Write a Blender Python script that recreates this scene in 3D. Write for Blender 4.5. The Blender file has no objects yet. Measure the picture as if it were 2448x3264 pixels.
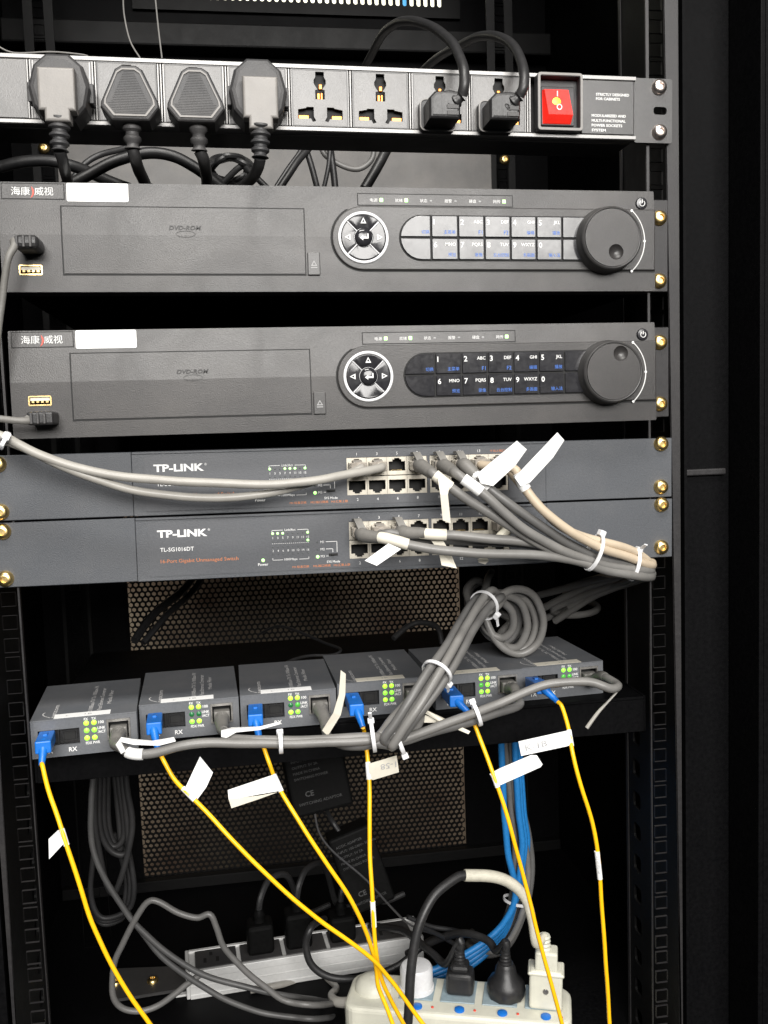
import bpy, bmesh, math, random
from mathutils import Vector, Matrix, Quaternion, noise
random.seed(7)
SC = bpy.context.scene
COL = SC.collection
MM = 0.001

# ---------------------------------------------------------------- camera
F_PX = 3000.0                      # focal length in photo pixels (2448 x 3264)
CP = Vector((158.787, -658.473, 102.07))           # mm; rack front plane is Y = 0, Z up
CR = Vector((0.98775017, -0.15236338, -0.03368994))
CU = Vector((0.04712814, 0.08546497, 0.99522594))
CF = Vector((0.14875668, 0.98462233, -0.09159864))
cam_d = bpy.data.cameras.new('camera')
cam_d.sensor_fit = 'VERTICAL'; cam_d.sensor_height = 32.64; cam_d.sensor_width = 24.48
cam_d.lens = 30.0; cam_d.clip_start = 0.02; cam_d.clip_end = 50
cam = bpy.data.objects.new('camera', cam_d); COL.objects.link(cam)
m = Matrix.Identity(4)
for i in range(3):
    m[i][0] = CR[i]; m[i][1] = CU[i]; m[i][2] = -CF[i]; m[i][3] = CP[i] * MM
cam.matrix_world = m
SC.camera = cam

# ---------------------------------------------------------------- world and light
w = bpy.data.worlds.new('World'); SC.world = w; w.use_nodes = True
w.node_tree.nodes['Background'].inputs[0].default_value = (0.80, 0.90, 1.0, 1)
w.node_tree.nodes['Background'].inputs[1].default_value = 0.02

def area_light(name, loc, target, sx, sy, power, col):
    d = bpy.data.lights.new(name, 'AREA'); d.shape = 'RECTANGLE'; d.size = sx; d.size_y = sy
    d.energy = power; d.color = col
    o = bpy.data.objects.new(name, d); COL.objects.link(o)
    o.location = loc
    o.rotation_euler = (Vector(target) - Vector(loc)).to_track_quat('-Z', 'Y').to_euler()
    return o
# daylight from the room's window behind and above the photographer
area_light('window_light', (0.42, -3.0, 1.20), (0.30, 0.0, 0.15), 2.35, 1.16, 175, (1.0, 0.975, 0.94))
# ceiling lamp of the room, above and in front of the rack
area_light('ceiling_light', (0.05, -1.15, 2.05), (0.22, 0.0, 0.05), 1.2, 0.35, 48, (1.0, 0.97, 0.92))
# the room behind the cabinet, seen only through the perforated rear door
area_light('rear_room_light', (0.30, 0.72, 0.55), (0.28, 1.25, -0.25), 0.6, 0.3, 0.52, (1.0, 0.86, 0.68))

vs = SC.view_settings
vs.view_transform = 'Standard'; vs.look = 'None'; vs.exposure = 0.0; vs.gamma = 1.0
vs.use_curve_mapping = False
SC.cycles.max_bounces = 6
SC.cycles.use_denoising = True

# ---------------------------------------------------------------- helpers
S_PX = 2448.0 / 1659.0             # all pixel notes below were taken on a 1659 px wide view
def ray(u, v):
    return CF + CR * ((u * S_PX - 1224) / F_PX) - CU * ((v * S_PX - 1632) / F_PX)
def at(u, v, Y):
    """point on the plane Y (mm behind the rack front) seen at pixel u, v"""
    d = ray(u, v); return CP + d * ((Y - CP.y) / d.y)
def atz(u, v, Z):
    d = ray(u, v); return CP + d * ((Z - CP.z) / d.z)

def mat(name, col, rough=0.5, metal=0.0, var=0.12, nscale=300.0, bump=0.0, bscale=1200.0,
        emit=None, estr=0.0, spec=0.5, trans=0.0, col2=None, dust=0.0, coat=0.0):
    m = bpy.data.materials.new(name); m.use_nodes = True
    nt = m.node_tree; N = nt.nodes; L = nt.links
    b = N['Principled BSDF']
    b.inputs['Roughness'].default_value = rough; b.inputs['Metallic'].default_value = metal
    b.inputs['Specular IOR Level'].default_value = spec
    b.inputs['Base Color'].default_value = (*col, 1)
    if trans: b.inputs['Transmission Weight'].default_value = trans
    if coat: b.inputs['Coat Weight'].default_value = coat; b.inputs['Coat Roughness'].default_value = 0.12
    tc = N.new('ShaderNodeTexCoord')
    if var or col2 or dust:
        n = N.new('ShaderNodeTexNoise'); n.inputs['Scale'].default_value = nscale
        n.inputs['Detail'].default_value = 5; n.inputs['Roughness'].default_value = 0.62
        L.new(tc.outputs['Object'], n.inputs['Vector'])
        r = N.new('ShaderNodeValToRGB'); r.color_ramp.elements[0].position = 0.3; r.color_ramp.elements[1].position = 0.7
        c2 = col2 if col2 else tuple(c * (1 + var) + 0.002 for c in col)
        c1 = col if col2 else tuple(c * (1 - var) for c in col)
        r.color_ramp.elements[0].color = (*c1, 1); r.color_ramp.elements[1].color = (*c2, 1)
        L.new(n.outputs['Fac'], r.inputs['Fac'])
        out = r.outputs['Color']
        if dust:
            n2 = N.new('ShaderNodeTexNoise'); n2.inputs['Scale'].default_value = 16; n2.inputs['Detail'].default_value = 8
            n2.inputs['Roughness'].default_value = 0.7
            L.new(tc.outputs['Object'], n2.inputs['Vector'])
            mr = N.new('ShaderNodeMapRange'); mr.inputs[1].default_value = 0.42; mr.inputs[2].default_value = 0.75
            mr.inputs[3].default_value = 0.0; mr.inputs[4].default_value = dust
            L.new(n2.outputs['Fac'], mr.inputs[0])
            mx = N.new('ShaderNodeMixRGB'); mx.inputs['Color2'].default_value = (0.33, 0.30, 0.27, 1)
            L.new(mr.outputs[0], mx.inputs['Fac']); L.new(out, mx.inputs['Color1']); out = mx.outputs['Color']
        L.new(out, b.inputs['Base Color'])
        mr2 = N.new('ShaderNodeMapRange'); mr2.inputs[3].default_value = max(0.02, rough - 0.08); mr2.inputs[4].default_value = min(1, rough + 0.08)
        L.new(n.outputs['Fac'], mr2.inputs[0])
        if dust:                   # finger smears and wiped patches change the sheen
            n3 = N.new('ShaderNodeTexNoise'); n3.inputs['Scale'].default_value = 22; n3.inputs['Detail'].default_value = 6
            n3.inputs['Distortion'].default_value = 1.6
            L.new(tc.outputs['Object'], n3.inputs['Vector'])
            mr3 = N.new('ShaderNodeMapRange'); mr3.inputs[1].default_value = 0.35; mr3.inputs[2].default_value = 0.7
            mr3.inputs[3].default_value = -0.015; mr3.inputs[4].default_value = 0.045
            L.new(n3.outputs['Fac'], mr3.inputs[0])
            ad = N.new('ShaderNodeMath'); ad.operation = 'ADD'
            L.new(mr2.outputs[0], ad.inputs[0]); L.new(mr3.outputs[0], ad.inputs[1]); L.new(ad.outputs[0], b.inputs['Roughness'])
        else: L.new(mr2.outputs[0], b.inputs['Roughness'])
    if bump:
        nb = N.new('ShaderNodeTexNoise'); nb.inputs['Scale'].default_value = bscale; nb.inputs['Detail'].default_value = 2
        L.new(tc.outputs['Object'], nb.inputs['Vector'])
        bp = N.new('ShaderNodeBump'); bp.inputs['Strength'].default_value = bump; bp.inputs['Distance'].default_value = 0.0004
        L.new(nb.outputs['Fac'], bp.inputs['Height']); L.new(bp.outputs['Normal'], b.inputs['Normal'])
    if emit:
        b.inputs['Emission Color'].default_value = (*emit, 1); b.inputs['Emission Strength'].default_value = estr
    return m

M = {
 'cab':    mat('black_powder_coat', (0.0018, 0.0018, 0.0022), 0.55, bump=0.25, bscale=1500, dust=0.002, spec=0.06),
 'rail':   mat('rail_black_paint', (0.020, 0.019, 0.020), 0.42, bump=0.2, dust=0.04, spec=0.4),
 'rear':   mat('shaded_black_paint', (0.004, 0.004, 0.0042), 0.5, bump=0.2, dust=0.012, spec=0.15),  # rail paint in a darker copy, shade inside the cabinet put into its colour
 'dvr':    mat('charcoal_plastic', (0.030, 0.028, 0.0275), 0.37, var=0.16, nscale=900, bump=0.30, bscale=1700, dust=0.07, spec=0.5),
 'dvr2':   mat('charcoal_panel', (0.030, 0.028, 0.0275), 0.36, var=0.14, nscale=900, bump=0.26, bscale=1700, dust=0.05, spec=0.5),
 'gap':    mat('dark_gap', (0.006, 0.006, 0.006), 0.7),
 'key':    mat('glossy_black_key', (0.018, 0.018, 0.021), 0.16, var=0.1, dust=0.04),
 'black':  mat('black_plastic', (0.016, 0.016, 0.017), 0.40, bump=0.25, bscale=900, dust=0.03),
 'rubber': mat('black_rubber', (0.018, 0.018, 0.019), 0.42, bump=0.2, bscale=700, dust=0.04),
 'plugg':  mat('dark_grey_plug', (0.035, 0.035, 0.037), 0.5, bump=0.4, bscale=1600, dust=0.12),
 'plugf':  mat('worn_grey_plug_face', (0.20, 0.19, 0.18), 0.45, bump=0.2, dust=0.3),
 'alu':    mat('brushed_aluminium', (0.28, 0.275, 0.27), 0.48, metal=0.7, var=0.08, bump=0.15),
 'module': mat('grey_socket_plastic', (0.088, 0.085, 0.083), 0.34, var=0.16, nscale=900, bump=0.22, bscale=1500, dust=0.14, spec=0.6),
 'endp':   mat('dark_grey_panel', (0.045, 0.044, 0.044), 0.36, bump=0.18, dust=0.05),
 'copper': mat('copper_contact', (0.85, 0.36, 0.10), 0.45, metal=0.8),
 'brass':  mat('brass_screw', (0.86, 0.64, 0.28), 0.33, metal=1.0, var=0.15),
 'nickel': mat('nickel_screw', (0.86, 0.76, 0.70), 0.30, metal=1.0, var=0.1),
 'gold':   mat('gold_plated', (0.75, 0.55, 0.25), 0.3, metal=1.0),
 'red':    mat('lit_red_switch', (0.75, 0.02, 0.015), 0.3, emit=(1.0, 0.03, 0.012), estr=0.5),
 'amber':  mat('neon_glow', (1.0, 0.45, 0.03), 0.4, emit=(1.0, 0.50, 0.02), estr=3.2),
 'white':  mat('white_paper', (0.86, 0.86, 0.85), 0.6, var=0.03),
 'cream':  mat('aged_paper', (0.70, 0.66, 0.56), 0.6, var=0.06, nscale=120),
 'print':  mat('white_print', (0.78, 0.78, 0.77), 0.6, var=0.05),
 'printl': mat('pale_grey_print', (0.62, 0.61, 0.60), 0.6, var=0.15),
 'printd': mat('dark_grey_print', (0.04, 0.04, 0.04), 0.6, var=0.15),
 'sockp':  mat('pale_blue_socket', (0.26, 0.34, 0.38), 0.45, var=0.1, dust=0.2),
 'cablem': mat('mid_shaded_cable', (0.065, 0.065, 0.065), 0.45, var=0.12, nscale=60, dust=0.06),  # grey cable darkened in its colour to imitate lower-bay shade
 'cablek': mat('shaded_dark_cable', (0.022, 0.022, 0.023), 0.5, var=0.12, nscale=60, dust=0.04, spec=0.3),  # grey cable darkened further, deep shade painted into the colour
 'emboss': mat('embossed_dark', (0.026, 0.025, 0.025), 0.5),
 'adapt':  mat('shaded_black_adapter', (0.003, 0.003, 0.003), 0.6, bump=0.2, spec=0.08),  # black plastic made darker still, lower-bay shadow put into the colour
 'printg': mat('grey_print', (0.34, 0.34, 0.34), 0.6, var=0.15),
 'blueink':mat('blue_print', (0.05, 0.16, 0.55), 0.6, var=0.1),
 'redink': mat('red_print', (0.65, 0.07, 0.04), 0.5, var=0.1),
 'orange': mat('orange_print', (0.60, 0.20, 0.07), 0.6, var=0.12),
 'pencil': mat('pencil_mark', (0.42, 0.42, 0.43), 0.7, var=0.2),
 'switch': mat('slate_grey_paint', (0.066, 0.071, 0.080), 0.46, var=0.12, nscale=700, bump=0.4, bscale=1500, dust=0.07),
 'switch2':mat('slate_grey_label', (0.077, 0.081, 0.090), 0.42, var=0.1, nscale=700, bump=0.2, dust=0.05),
 'port':   mat('beige_tinned_metal', (0.56, 0.52, 0.44), 0.42, metal=0.35, var=0.15, nscale=200),
 'conv':   mat('grey_converter_case', (0.115, 0.122, 0.134), 0.48, var=0.1, nscale=600, bump=0.25, bscale=1500, dust=0.16),
 'steel':  mat('steel', (0.55, 0.53, 0.50), 0.35, metal=0.9),
 'ledg':   mat('green_led_lit', (0.35, 0.9, 0.1), 0.3, emit=(0.22, 0.95, 0.03), estr=0.85),
 'ledy':   mat('yellow_green_led_lit', (0.6, 0.9, 0.1), 0.3, emit=(0.27, 1.0, 0.02), estr=0.95),
 'ledw':   mat('bright_green_led_lit', (0.7, 1, 0.5), 0.3, emit=(0.30, 1.0, 0.16), estr=1.7),
 'ledd':   mat('dim_green_led', (0.02, 0.16, 0.05), 0.25),
 'ledm':   mat('half_lit_green_led', (0.06, 0.35, 0.05), 0.25, emit=(0.12, 0.6, 0.04), estr=0.35),
 'ledo':   mat('unlit_led', (0.10, 0.11, 0.11), 0.4),
 'cable':  mat('grey_pvc_cable', (0.175, 0.170, 0.162), 0.40, var=0.12, nscale=60, bump=0.2, dust=0.14),
 'cablel': mat('light_grey_pvc_cable', (0.34, 0.325, 0.295), 0.38, var=0.1, nscale=60, bump=0.15, dust=0.1),
 'cabled': mat('dark_and_shaded_pvc_cable', (0.115, 0.113, 0.110), 0.40, var=0.12, nscale=60, bump=0.2, dust=0.12),  # truly dark cables, and grey lower-bay ones with shade painted in
 'beige':  mat('beige_pvc_cable', (0.52, 0.43, 0.32), 0.42, var=0.08, nscale=60),
 'boot':   mat('grey_rubber_boot', (0.15, 0.145, 0.135), 0.5, var=0.15, nscale=150, bump=0.3, dust=0.15),
 'clear':  mat('clear_plastic_plug', (0.42, 0.38, 0.33), 0.18, var=0.2, nscale=250, trans=0.35),
 'yellow': mat('yellow_fibre_jacket', (1.0, 0.53, 0.008), 0.36, var=0.06, nscale=50),
 'blue':   mat('blue_fibre_connector', (0.008, 0.15, 0.56), 0.38, var=0.08, nscale=200),
 'bluec':  mat('blue_pvc_cable', (0.02, 0.21, 0.55), 0.42, var=0.1),
 'tie':    mat('white_nylon', (0.72, 0.72, 0.73), 0.35, var=0.05, coat=0.2),
 'strip':  mat('grey_aluminium_strip', (0.66, 0.66, 0.65), 0.45, metal=0.1, var=0.06, dust=0.12),
 'ivory':  mat('ivory_plastic', (0.66, 0.65, 0.55), 0.42, var=0.06, nscale=80, dust=0.2),
 'tape':   mat('cream_tape', (0.60, 0.57, 0.47), 0.55, var=0.12, nscale=140, bump=0.5, bscale=400),
 'plate':  mat('pale_grey_steel', (0.14, 0.135, 0.13), 0.55, var=0.12, nscale=90, bump=0.2, dust=0.35),
 'wall':   mat('brown_room_wall', (0.10, 0.05, 0.03), 0.8, nscale=7, col2=(0.40, 0.33, 0.24)),
 'light':  mat('vent_glow', (0.9, 0.9, 0.8), 0.5, emit=(1.0, 0.96, 0.74), estr=1.6),  # emission standing in for the room light behind the vent
 'bluel':  mat('blue_vent_glow', (0.1, 0.4, 0.7), 0.5, emit=(0.10, 0.45, 0.85), estr=0.9),
}

class MB:
    """collects geometry in mm"""
    def __init__(s): s.v = []; s.f = []; s.curvy = False
    def add(s, vs, fs):
        k = len(s.v); s.v += [tuple(a) for a in vs]; s.f += [tuple(i + k for i in f) for f in fs]; return s
    def bm(s, bm):
        bm.verts.index_update()
        s.add([v.co.to_tuple() for v in bm.verts], [[v.index for v in f.verts] for f in bm.faces]); bm.free(); return s
    def box(s, x0, x1, y0, y1, z0, z1, r=0.0, seg=2):
        bm = bmesh.new(); bmesh.ops.create_cube(bm, size=1)
        for v in bm.verts:
            v.co = ((x0 + x1) / 2 + v.co.x * (x1 - x0), (y0 + y1) / 2 + v.co.y * (y1 - y0), (z0 + z1) / 2 + v.co.z * (z1 - z0))
        if r: bmesh.ops.bevel(bm, geom=bm.edges[:], offset=r, segments=seg, affect='EDGES', profile=0.5)
        return s.bm(bm)
    def prism(s, poly, y0, y1, r=0.0, seg=2, xf=None):
        """polygon in x,z extruded from y0 (front) to y1; front edge rounded by r"""
        bm = bmesh.new()
        a = [bm.verts.new((x, y0, z)) for x, z in poly]; b = [bm.verts.new((x, y1, z)) for x, z in poly]
        n = len(poly)
        fr = bm.faces.new(a); bm.faces.new(b[::-1])
        for i in range(n): bm.faces.new((a[i], b[i], b[(i + 1) % n], a[(i + 1) % n]))
        bmesh.ops.recalc_face_normals(bm, faces=bm.faces[:])
        if r: bmesh.ops.bevel(bm, geom=list(fr.edges), offset=r, segments=seg, affect='EDGES', profile=0.5)
        if xf:
            for v in bm.verts: v.co = xf(v.co)
        return s.bm(bm)
    def lathe(s, prof, c=(0, 0, 0), axis='-y', n=20, cap=True):
        """profile (radius, height) spun round an axis; height grows along the axis"""
        A = {'-y': (Vector((1, 0, 0)), Vector((0, 0, 1)), Vector((0, -1, 0))),
             '+z': (Vector((1, 0, 0)), Vector((0, 1, 0)), Vector((0, 0, 1)))}[axis] if isinstance(axis, str) else axis
        c = Vector(c); vs = []; fs = []; s.curvy = True
        for r, h in prof:
            for k in range(n):
                t = 2 * math.pi * k / n
                vs.append(c + A[0] * (r * math.cos(t)) + A[1] * (r * math.sin(t)) + A[2] * h)
        for j in range(len(prof) - 1):
            for k in range(n):
                a = j * n + k; b = j * n + (k + 1) % n
                fs.append((a, b, b + n, a + n))
        if cap and prof[0][0] > 0.01: fs.append(tuple(range(n))[::-1])
        if cap and prof[-1][0] > 0.01: fs.append(tuple((len(prof) - 1) * n + k for k in range(n)))
        return s.add(vs, fs)
    def tube(s, pts, r, n=10, sub=6, smooth=True):
        pts = [Vector(p) for p in pts]; s.curvy = True
        rr = r if isinstance(r, (list, tuple)) else [r] * len(pts)
        P = []; R = []
        if smooth and len(pts) > 2:
            for i in range(len(pts) - 1):
                p0 = pts[max(i - 1, 0)]; p1 = pts[i]; p2 = pts[i + 1]; p3 = pts[min(i + 2, len(pts) - 1)]
                for k in range(sub):
                    t = k / sub
                    P.append(0.5 * ((2 * p1) + (p2 - p0) * t + (2 * p0 - 5 * p1 + 4 * p2 - p3) * t * t + (3 * p1 - p0 - 3 * p2 + p3) * t ** 3))
                    R.append(rr[i] * (1 - t) + rr[i + 1] * t)
            P.append(pts[-1]); R.append(rr[-1])
        else: P = pts; R = rr
        if max(R) >= 1.2:          # cables are never perfectly even
            P = [p + noise.noise_vector(p * 0.035) * 0.7 + noise.noise_vector(p * 0.011 + Vector((9, 3, 5))) * 0.9 for p in P]
        T = []
        for i in range(len(P)):
            d = P[min(i + 1, len(P) - 1)] - P[max(i - 1, 0)]
            T.append(d.normalized() if d.length > 1e-9 else Vector((0, 0, 1)))
        up = Vector((0, 0, 1)) if abs(T[0].z) < 0.9 else Vector((1, 0, 0))
        a = T[0].cross(up).normalized(); vs = []; fs = []
        for i in range(len(P)):
            if i: a = (T[i - 1].rotation_difference(T[i]) @ a)
            a = (a - T[i] * a.dot(T[i])).normalized(); b = T[i].cross(a)
            for k in range(n):
                t = 2 * math.pi * k / n
                vs.append(P[i] + (a * math.cos(t) + b * math.sin(t)) * R[i])
            if i:
                for k in range(n):
                    q = (i - 1) * n + k; w2 = (i - 1) * n + (k + 1) % n
                    fs.append((q, w2, w2 + n, q + n))
        fs.append(tuple(range(n))[::-1]); fs.append(tuple((len(P) - 1) * n + k for k in range(n)))
        return s.add(vs, fs)
    def card(s, quad, th=0.5):
        """thin sheet given by its corner points in space"""
        q = [Vector(p) for p in quad]; nrm = Vector((0, 0, 0))
        for i in range(len(q)): nrm += (q[i] - q[0]).cross(q[(i + 1) % len(q)] - q[0])
        nrm = nrm.normalized() * th; n = len(q)
        return s.add(q + [p + nrm for p in q], [tuple(range(n))[::-1], tuple(range(n, 2 * n))] + [(i, (i + 1) % n, n + (i + 1) % n, n + i) for i in range(n)])
    def ribbon(s, cl, wdir, half, th=0.4):
        """bent paper strip: centre line points, width direction"""
        cl = [Vector(p) for p in cl]; vs = []; fs = []
        wd = [Vector(x) for x in wdir] if isinstance(wdir, list) else [Vector(wdir)] * len(cl)
        for i, p in enumerate(cl):
            t = (cl[min(i + 1, len(cl) - 1)] - cl[max(i - 1, 0)]).normalized()
            u = wd[i].normalized(); nn = t.cross(u).normalized()
            for a, b in ((-1, 0), (1, 0), (1, 1), (-1, 1)): vs.append(p + u * half * a + nn * th * b)
            if i:
                k = (i - 1) * 4
                for j in range(4): fs.append((k + j, k + (j + 1) % 4, k + 4 + (j + 1) % 4, k + 4 + j))
        fs += [(3, 2, 1, 0), tuple(len(vs) - 4 + j for j in range(4))]
        return s.add(vs, fs)
    def mesh(s, name, inv=None):
        me = bpy.data.meshes.new(name)
        vs = [Vector(p) * MM for p in s.v]
        if inv is not None: vs = [inv @ p for p in vs]
        me.from_pydata(vs, [], s.f); me.validate()
        bm = bmesh.new(); bm.from_mesh(me); bmesh.ops.recalc_face_normals(bm, faces=bm.faces[:])
        bm.to_mesh(me); bm.free()
        return me

def world_mat(o):
    mt = Matrix.LocRotScale(o.location, o.rotation_euler, o.scale)
    return world_mat(o.parent) @ mt if o.parent else mt

def smooth_by_angle(me, ang=40):
    me.shade_smooth()
    me.set_sharp_from_angle(angle=math.radians(ang))

def obj(name, mb, material, parent=None, world=False, smooth=True, kind=None, label=None):
    """link one mesh object; world=True: mb is in rack mm, put under parent without moving"""
    if isinstance(mb, bpy.types.Mesh): me = mb
    else:
        me = mb.mesh(name, world_mat(parent).inverted() if (world and parent) else None)
        if smooth: smooth_by_angle(me, 42 if mb.curvy else 14)
    me.materials.clear(); me.materials.append(M[material] if isinstance(material, str) else material)
    o = bpy.data.objects.new(name, me); COL.objects.link(o)
    if parent: o.parent = parent
    if kind: o['kind'] = kind
    if label: o['label'] = label
    return o
def share(src, parent, loc=(0, 0, 0), rot=(0, 0, 0), name=None):
    o = src.copy(); COL.objects.link(o); o.parent = parent
    o.location = Vector(loc) * MM; o.rotation_euler = rot
    return o
def thing(name, label, cat, loc=(0, 0, 0), rot=(0, 0, 0), group=None):
    o = bpy.data.objects.new(name, None); COL.objects.link(o); o.empty_display_size = 0.01
    o.location = Vector(loc) * MM; o.rotation_euler = rot
    o['label'] = label; o['category'] = cat
    if group: o['group'] = group
    return o
def tag(o, label, cat, group=None):
    o['label'] = label; o['category'] = cat
    if group: o['group'] = group
    return o

_tc = {}
def _text_geo(s, bold):
    k = (s, bold)
    if k not in _tc:
        c = bpy.data.curves.new('t', 'FONT'); c.body = s; c.resolution_u = 2
        if bold: c.offset = bold
        o = bpy.data.objects.new('t', c); COL.objects.link(o)
        dg = bpy.context.evaluated_depsgraph_get()
        me = bpy.data.meshes.new_from_object(o.evaluated_get(dg))
        vs = [v.co.copy() for v in me.vertices]; fs = [tuple(p.vertices) for p in me.polygons]
        bpy.data.objects.remove(o); bpy.data.curves.remove(c); bpy.data.meshes.remove(me)
        _tc[k] = (vs, fs)
    return _tc[k]
def text_into(mb, s, x, y, z, h=None, width=None, bold=0.0, align='l', shear=0.0, frame=None):
    """flat print; cap height h mm, optional total width; baseline at z; faces -y"""
    vs, fs = _text_geo(s, bold)
    x0 = min(v.x for v in vs); x1 = max(v.x for v in vs)
    cj = ord(s[0]) > 0x2000
    y0 = min(v.y for v in vs) if cj else 0.0
    cap = (max(v.y for v in vs) - y0) if cj else 0.70
    sz = h / cap; sx = width / (x1 - x0) if width else sz
    ww = (x1 - x0) * sx
    off = {'l': 0, 'c': -ww / 2, 'r': -ww}[align]
    if frame is None: frame = (Vector((x, y, z)), Vector((1, 0, 0)), Vector((0, 0, 1)))
    O, A, B = frame
    mb.add([O + A * ((v.x - x0) * sx + off + shear * (v.y - y0) * sz) + B * ((v.y - y0) * sz) for v in vs], fs)
    return mb
def text(parent, s, x, y, z, h, material='print', name='lettering', **k):
    return obj(name, text_into(MB(), s, x, y, z, h, **k), material, parent, smooth=False)

def plate2d(outline, holes, y0, y1):
    """flat plate with true openings; outline and holes are x,z polygons"""
    c = bpy.data.curves.new('p', 'CURVE'); c.dimensions = '2D'; c.fill_mode = 'BOTH'
    c.extrude = abs(y1 - y0) / 2
    for poly in [outline] + holes:
        sp = c.splines.new('POLY'); sp.points.add(len(poly) - 1); sp.use_cyclic_u = True
        for p, q in zip(sp.points, poly): p.co = (q[0], q[1], 0, 1)
    o = bpy.data.objects.new('p', c); COL.objects.link(o)
    dg = bpy.context.evaluated_depsgraph_get()
    me = bpy.data.meshes.new_from_object(o.evaluated_get(dg))
    mb = MB().add([(v.co.x, (y0 + y1) / 2 - v.co.z, v.co.y) for v in me.vertices], [tuple(p.vertices) for p in me.polygons])
    bpy.data.objects.remove(o); bpy.data.curves.remove(c); bpy.data.meshes.remove(me)
    bm = bmesh.new(); vv = [bm.verts.new(p) for p in mb.v]
    for f in mb.f:
        try: bm.faces.new([vv[i] for i in f])
        except ValueError: pass
    bmesh.ops.remove_doubles(bm, verts=bm.verts[:], dist=0.001)
    return MB().bm(bm)
def rect(x0, x1, z0, z1): return [(x0, z0), (x1, z0), (x1, z1), (x0, z1)]
def rrect(x0, x1, z0, z1, r, n=4):
    o = []
    for cx, cz, a in ((x1 - r, z0 + r, -90), (x1 - r, z1 - r, 0), (x0 + r, z1 - r, 90), (x0 + r, z0 + r, 180)):
        for k in range(n + 1):
            t = math.radians(a + 90 * k / n); o.append((cx + r * math.cos(t), cz + r * math.sin(t)))
    return o
def circ(cx, cz, r, n=24): return [(cx + r * math.cos(2 * math.pi * k / n), cz + r * math.sin(2 * math.pi * k / n)) for k in range(n)]

SCREW = [(0.0, 2.2), (1.9, 2.2), (2.3, 3.9), (3.6, 3.75), (4.9, 2.6), (5.5, 0.9), (5.6, 0.0)]
_screws = {}
def screw(parent, x, y, z, material='brass', rot=0.0):
    if material not in _screws:
        s = obj('screw', MB().lathe(SCREW, n=18), material, parent); _screws[material] = s
        s.location = Vector((x, y, z)) * MM
        return s
    return share(_screws[material], parent, (x, y, z), (0, rot, 0))
# ================================================================ the cabinet
FLOOR = -440.0
cab = thing('equipment_cabinet', 'black steel equipment cabinet with punched mounting rails and perforated rear door', 'cabinet', (232, 200, FLOOR))
HZ = [k * 44.45 + h for k in range(-11, 15) for h in (6.35, 22.225, 38.1)]
def rail(side):
    cx = 0.0 if side < 0 else 465.1
    ox = -17.0 if side < 0 else 482.1          # outer edge
    ix = 7.6 if side < 0 else 457.5            # inner edge
    x0, x1 = min(ox, ix), max(ox, ix)
    holes = [rect(cx - 4.75, cx + 4.75, z - 4.75, z + 4.75) for z in HZ]
    mb = plate2d(rect(x0, x1, -470, 640), holes, 0, 2.2)
    # side flange with long slots, behind the outer edge
    fl = plate2d(rect(0, 96, -470, 640), [rrect(70, 84, z, z + 14, 3, 2) for z in range(-455, -150, 28)], 0, 2.0)
    vs = []
    for x, y, z in fl.v: vs.append((ox - 2.0 + y if side > 0 else ox + 2.0 - y, 2.2 + x, z))
    r_ = obj('mounting_rail', mb, 'rail', cab, world=True, smooth=False)
    obj('side_flange', MB().add(vs, fl.f), 'rear', r_, world=True, smooth=False)  # darker paint than the rail, standing in for shade behind the holes
    e0 = ox - 3.2 if side > 0 else ox + 2.2
    obj('flange_edge', MB().box(e0, e0 + 1.0, 95, 99, -470, 640), 'rail', r_, world=True, smooth=False)  # strip in the lighter rail paint, imitates the lit back edge
    return r_
rail(-1); rail(1)
# rear posts with one screw each where the pale plate is fixed
for x in (-14.0, 447.0):
    holes = [rect(x - 4.75, x + 4.75, z - 4.75, z + 4.75) for z in HZ]
    obj('rear_post', plate2d(rect(x - 14, x + 14, -438, 640), holes, 331, 333), 'rear', cab, world=True, smooth=False)
for u, v in ((95, 320), (1090, 345)):
    p = at(u, v, 326)
    obj('rear_screw', MB().lathe(SCREW, p, n=16), 'brass', cab, world=True)
# pale grey steel plate fixed between the rear posts
obj('pale_back_plate', MB().box(-4, 434, 327, 330, 272, 392, 0.6, 1).box(-28, -5, 322, 326, 268, 345, .5, 1), 'plate', cab, world=True,
    label='pale grey dusty steel plate behind the tangle of black cords')
# side panels, roof, floor
obj('side_panel', MB().box(-75, -72, -20, 470, FLOOR + 1, 690), 'cab', cab, world=True)
obj('side_panel', MB().box(538, 541, 4, 470, FLOOR + 1, 690), 'cab', cab, world=True)
obj('roof_panel', MB().box(-75, 541, -20, 470, 690.5, 693), 'cab', cab, world=True)
obj('floor_panel', MB().box(-120, 640, -60, 470, FLOOR - 3, FLOOR), 'cab', cab, world=True)
# front frame on the right: channel beside the rail, then the raised door post
obj('front_frame', MB().box(484.5, 537, 30, 33, FLOOR + 1, 690).box(484.3, 486.5, -2, 30, FLOOR + 1, 690)
    .box(537.5, 541.5, -14, 30, FLOOR + 1, 690, .8, 2).box(541.5, 640, -14, -10, FLOOR + 1, 690, .8, 2), 'cab', cab, world=True)
obj('hinge_bar', MB().box(494, 533, 26, 30, 55, 60, 1, 2).box(545, 552, -17, -14, 180, 300, 1, 2), 'rail', cab, world=True)
obj('front_frame', MB().box(-75, -19.5, -2, 2, FLOOR + 1, 690), 'cab', cab, world=True)
# rear frame around the perforated door (opening 22..418, -424..20)
obj('rear_frame', plate2d(rect(-75, 538, FLOOR + 0.5, 690), [rect(23, 417, -424, 40), rect(70, 430, 570, 640)], 452, 455), 'cab', cab, world=True, smooth=False)
obj('rear_cross_bar', MB().box(-70, 536, 425, 450, 520, 545, 2, 2), 'rear', cab, world=True)
obj('rear_sill', MB().box(-70, 536, 440, 451.5, -438, -425, 1, 1), 'rear', cab, world=True)
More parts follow.
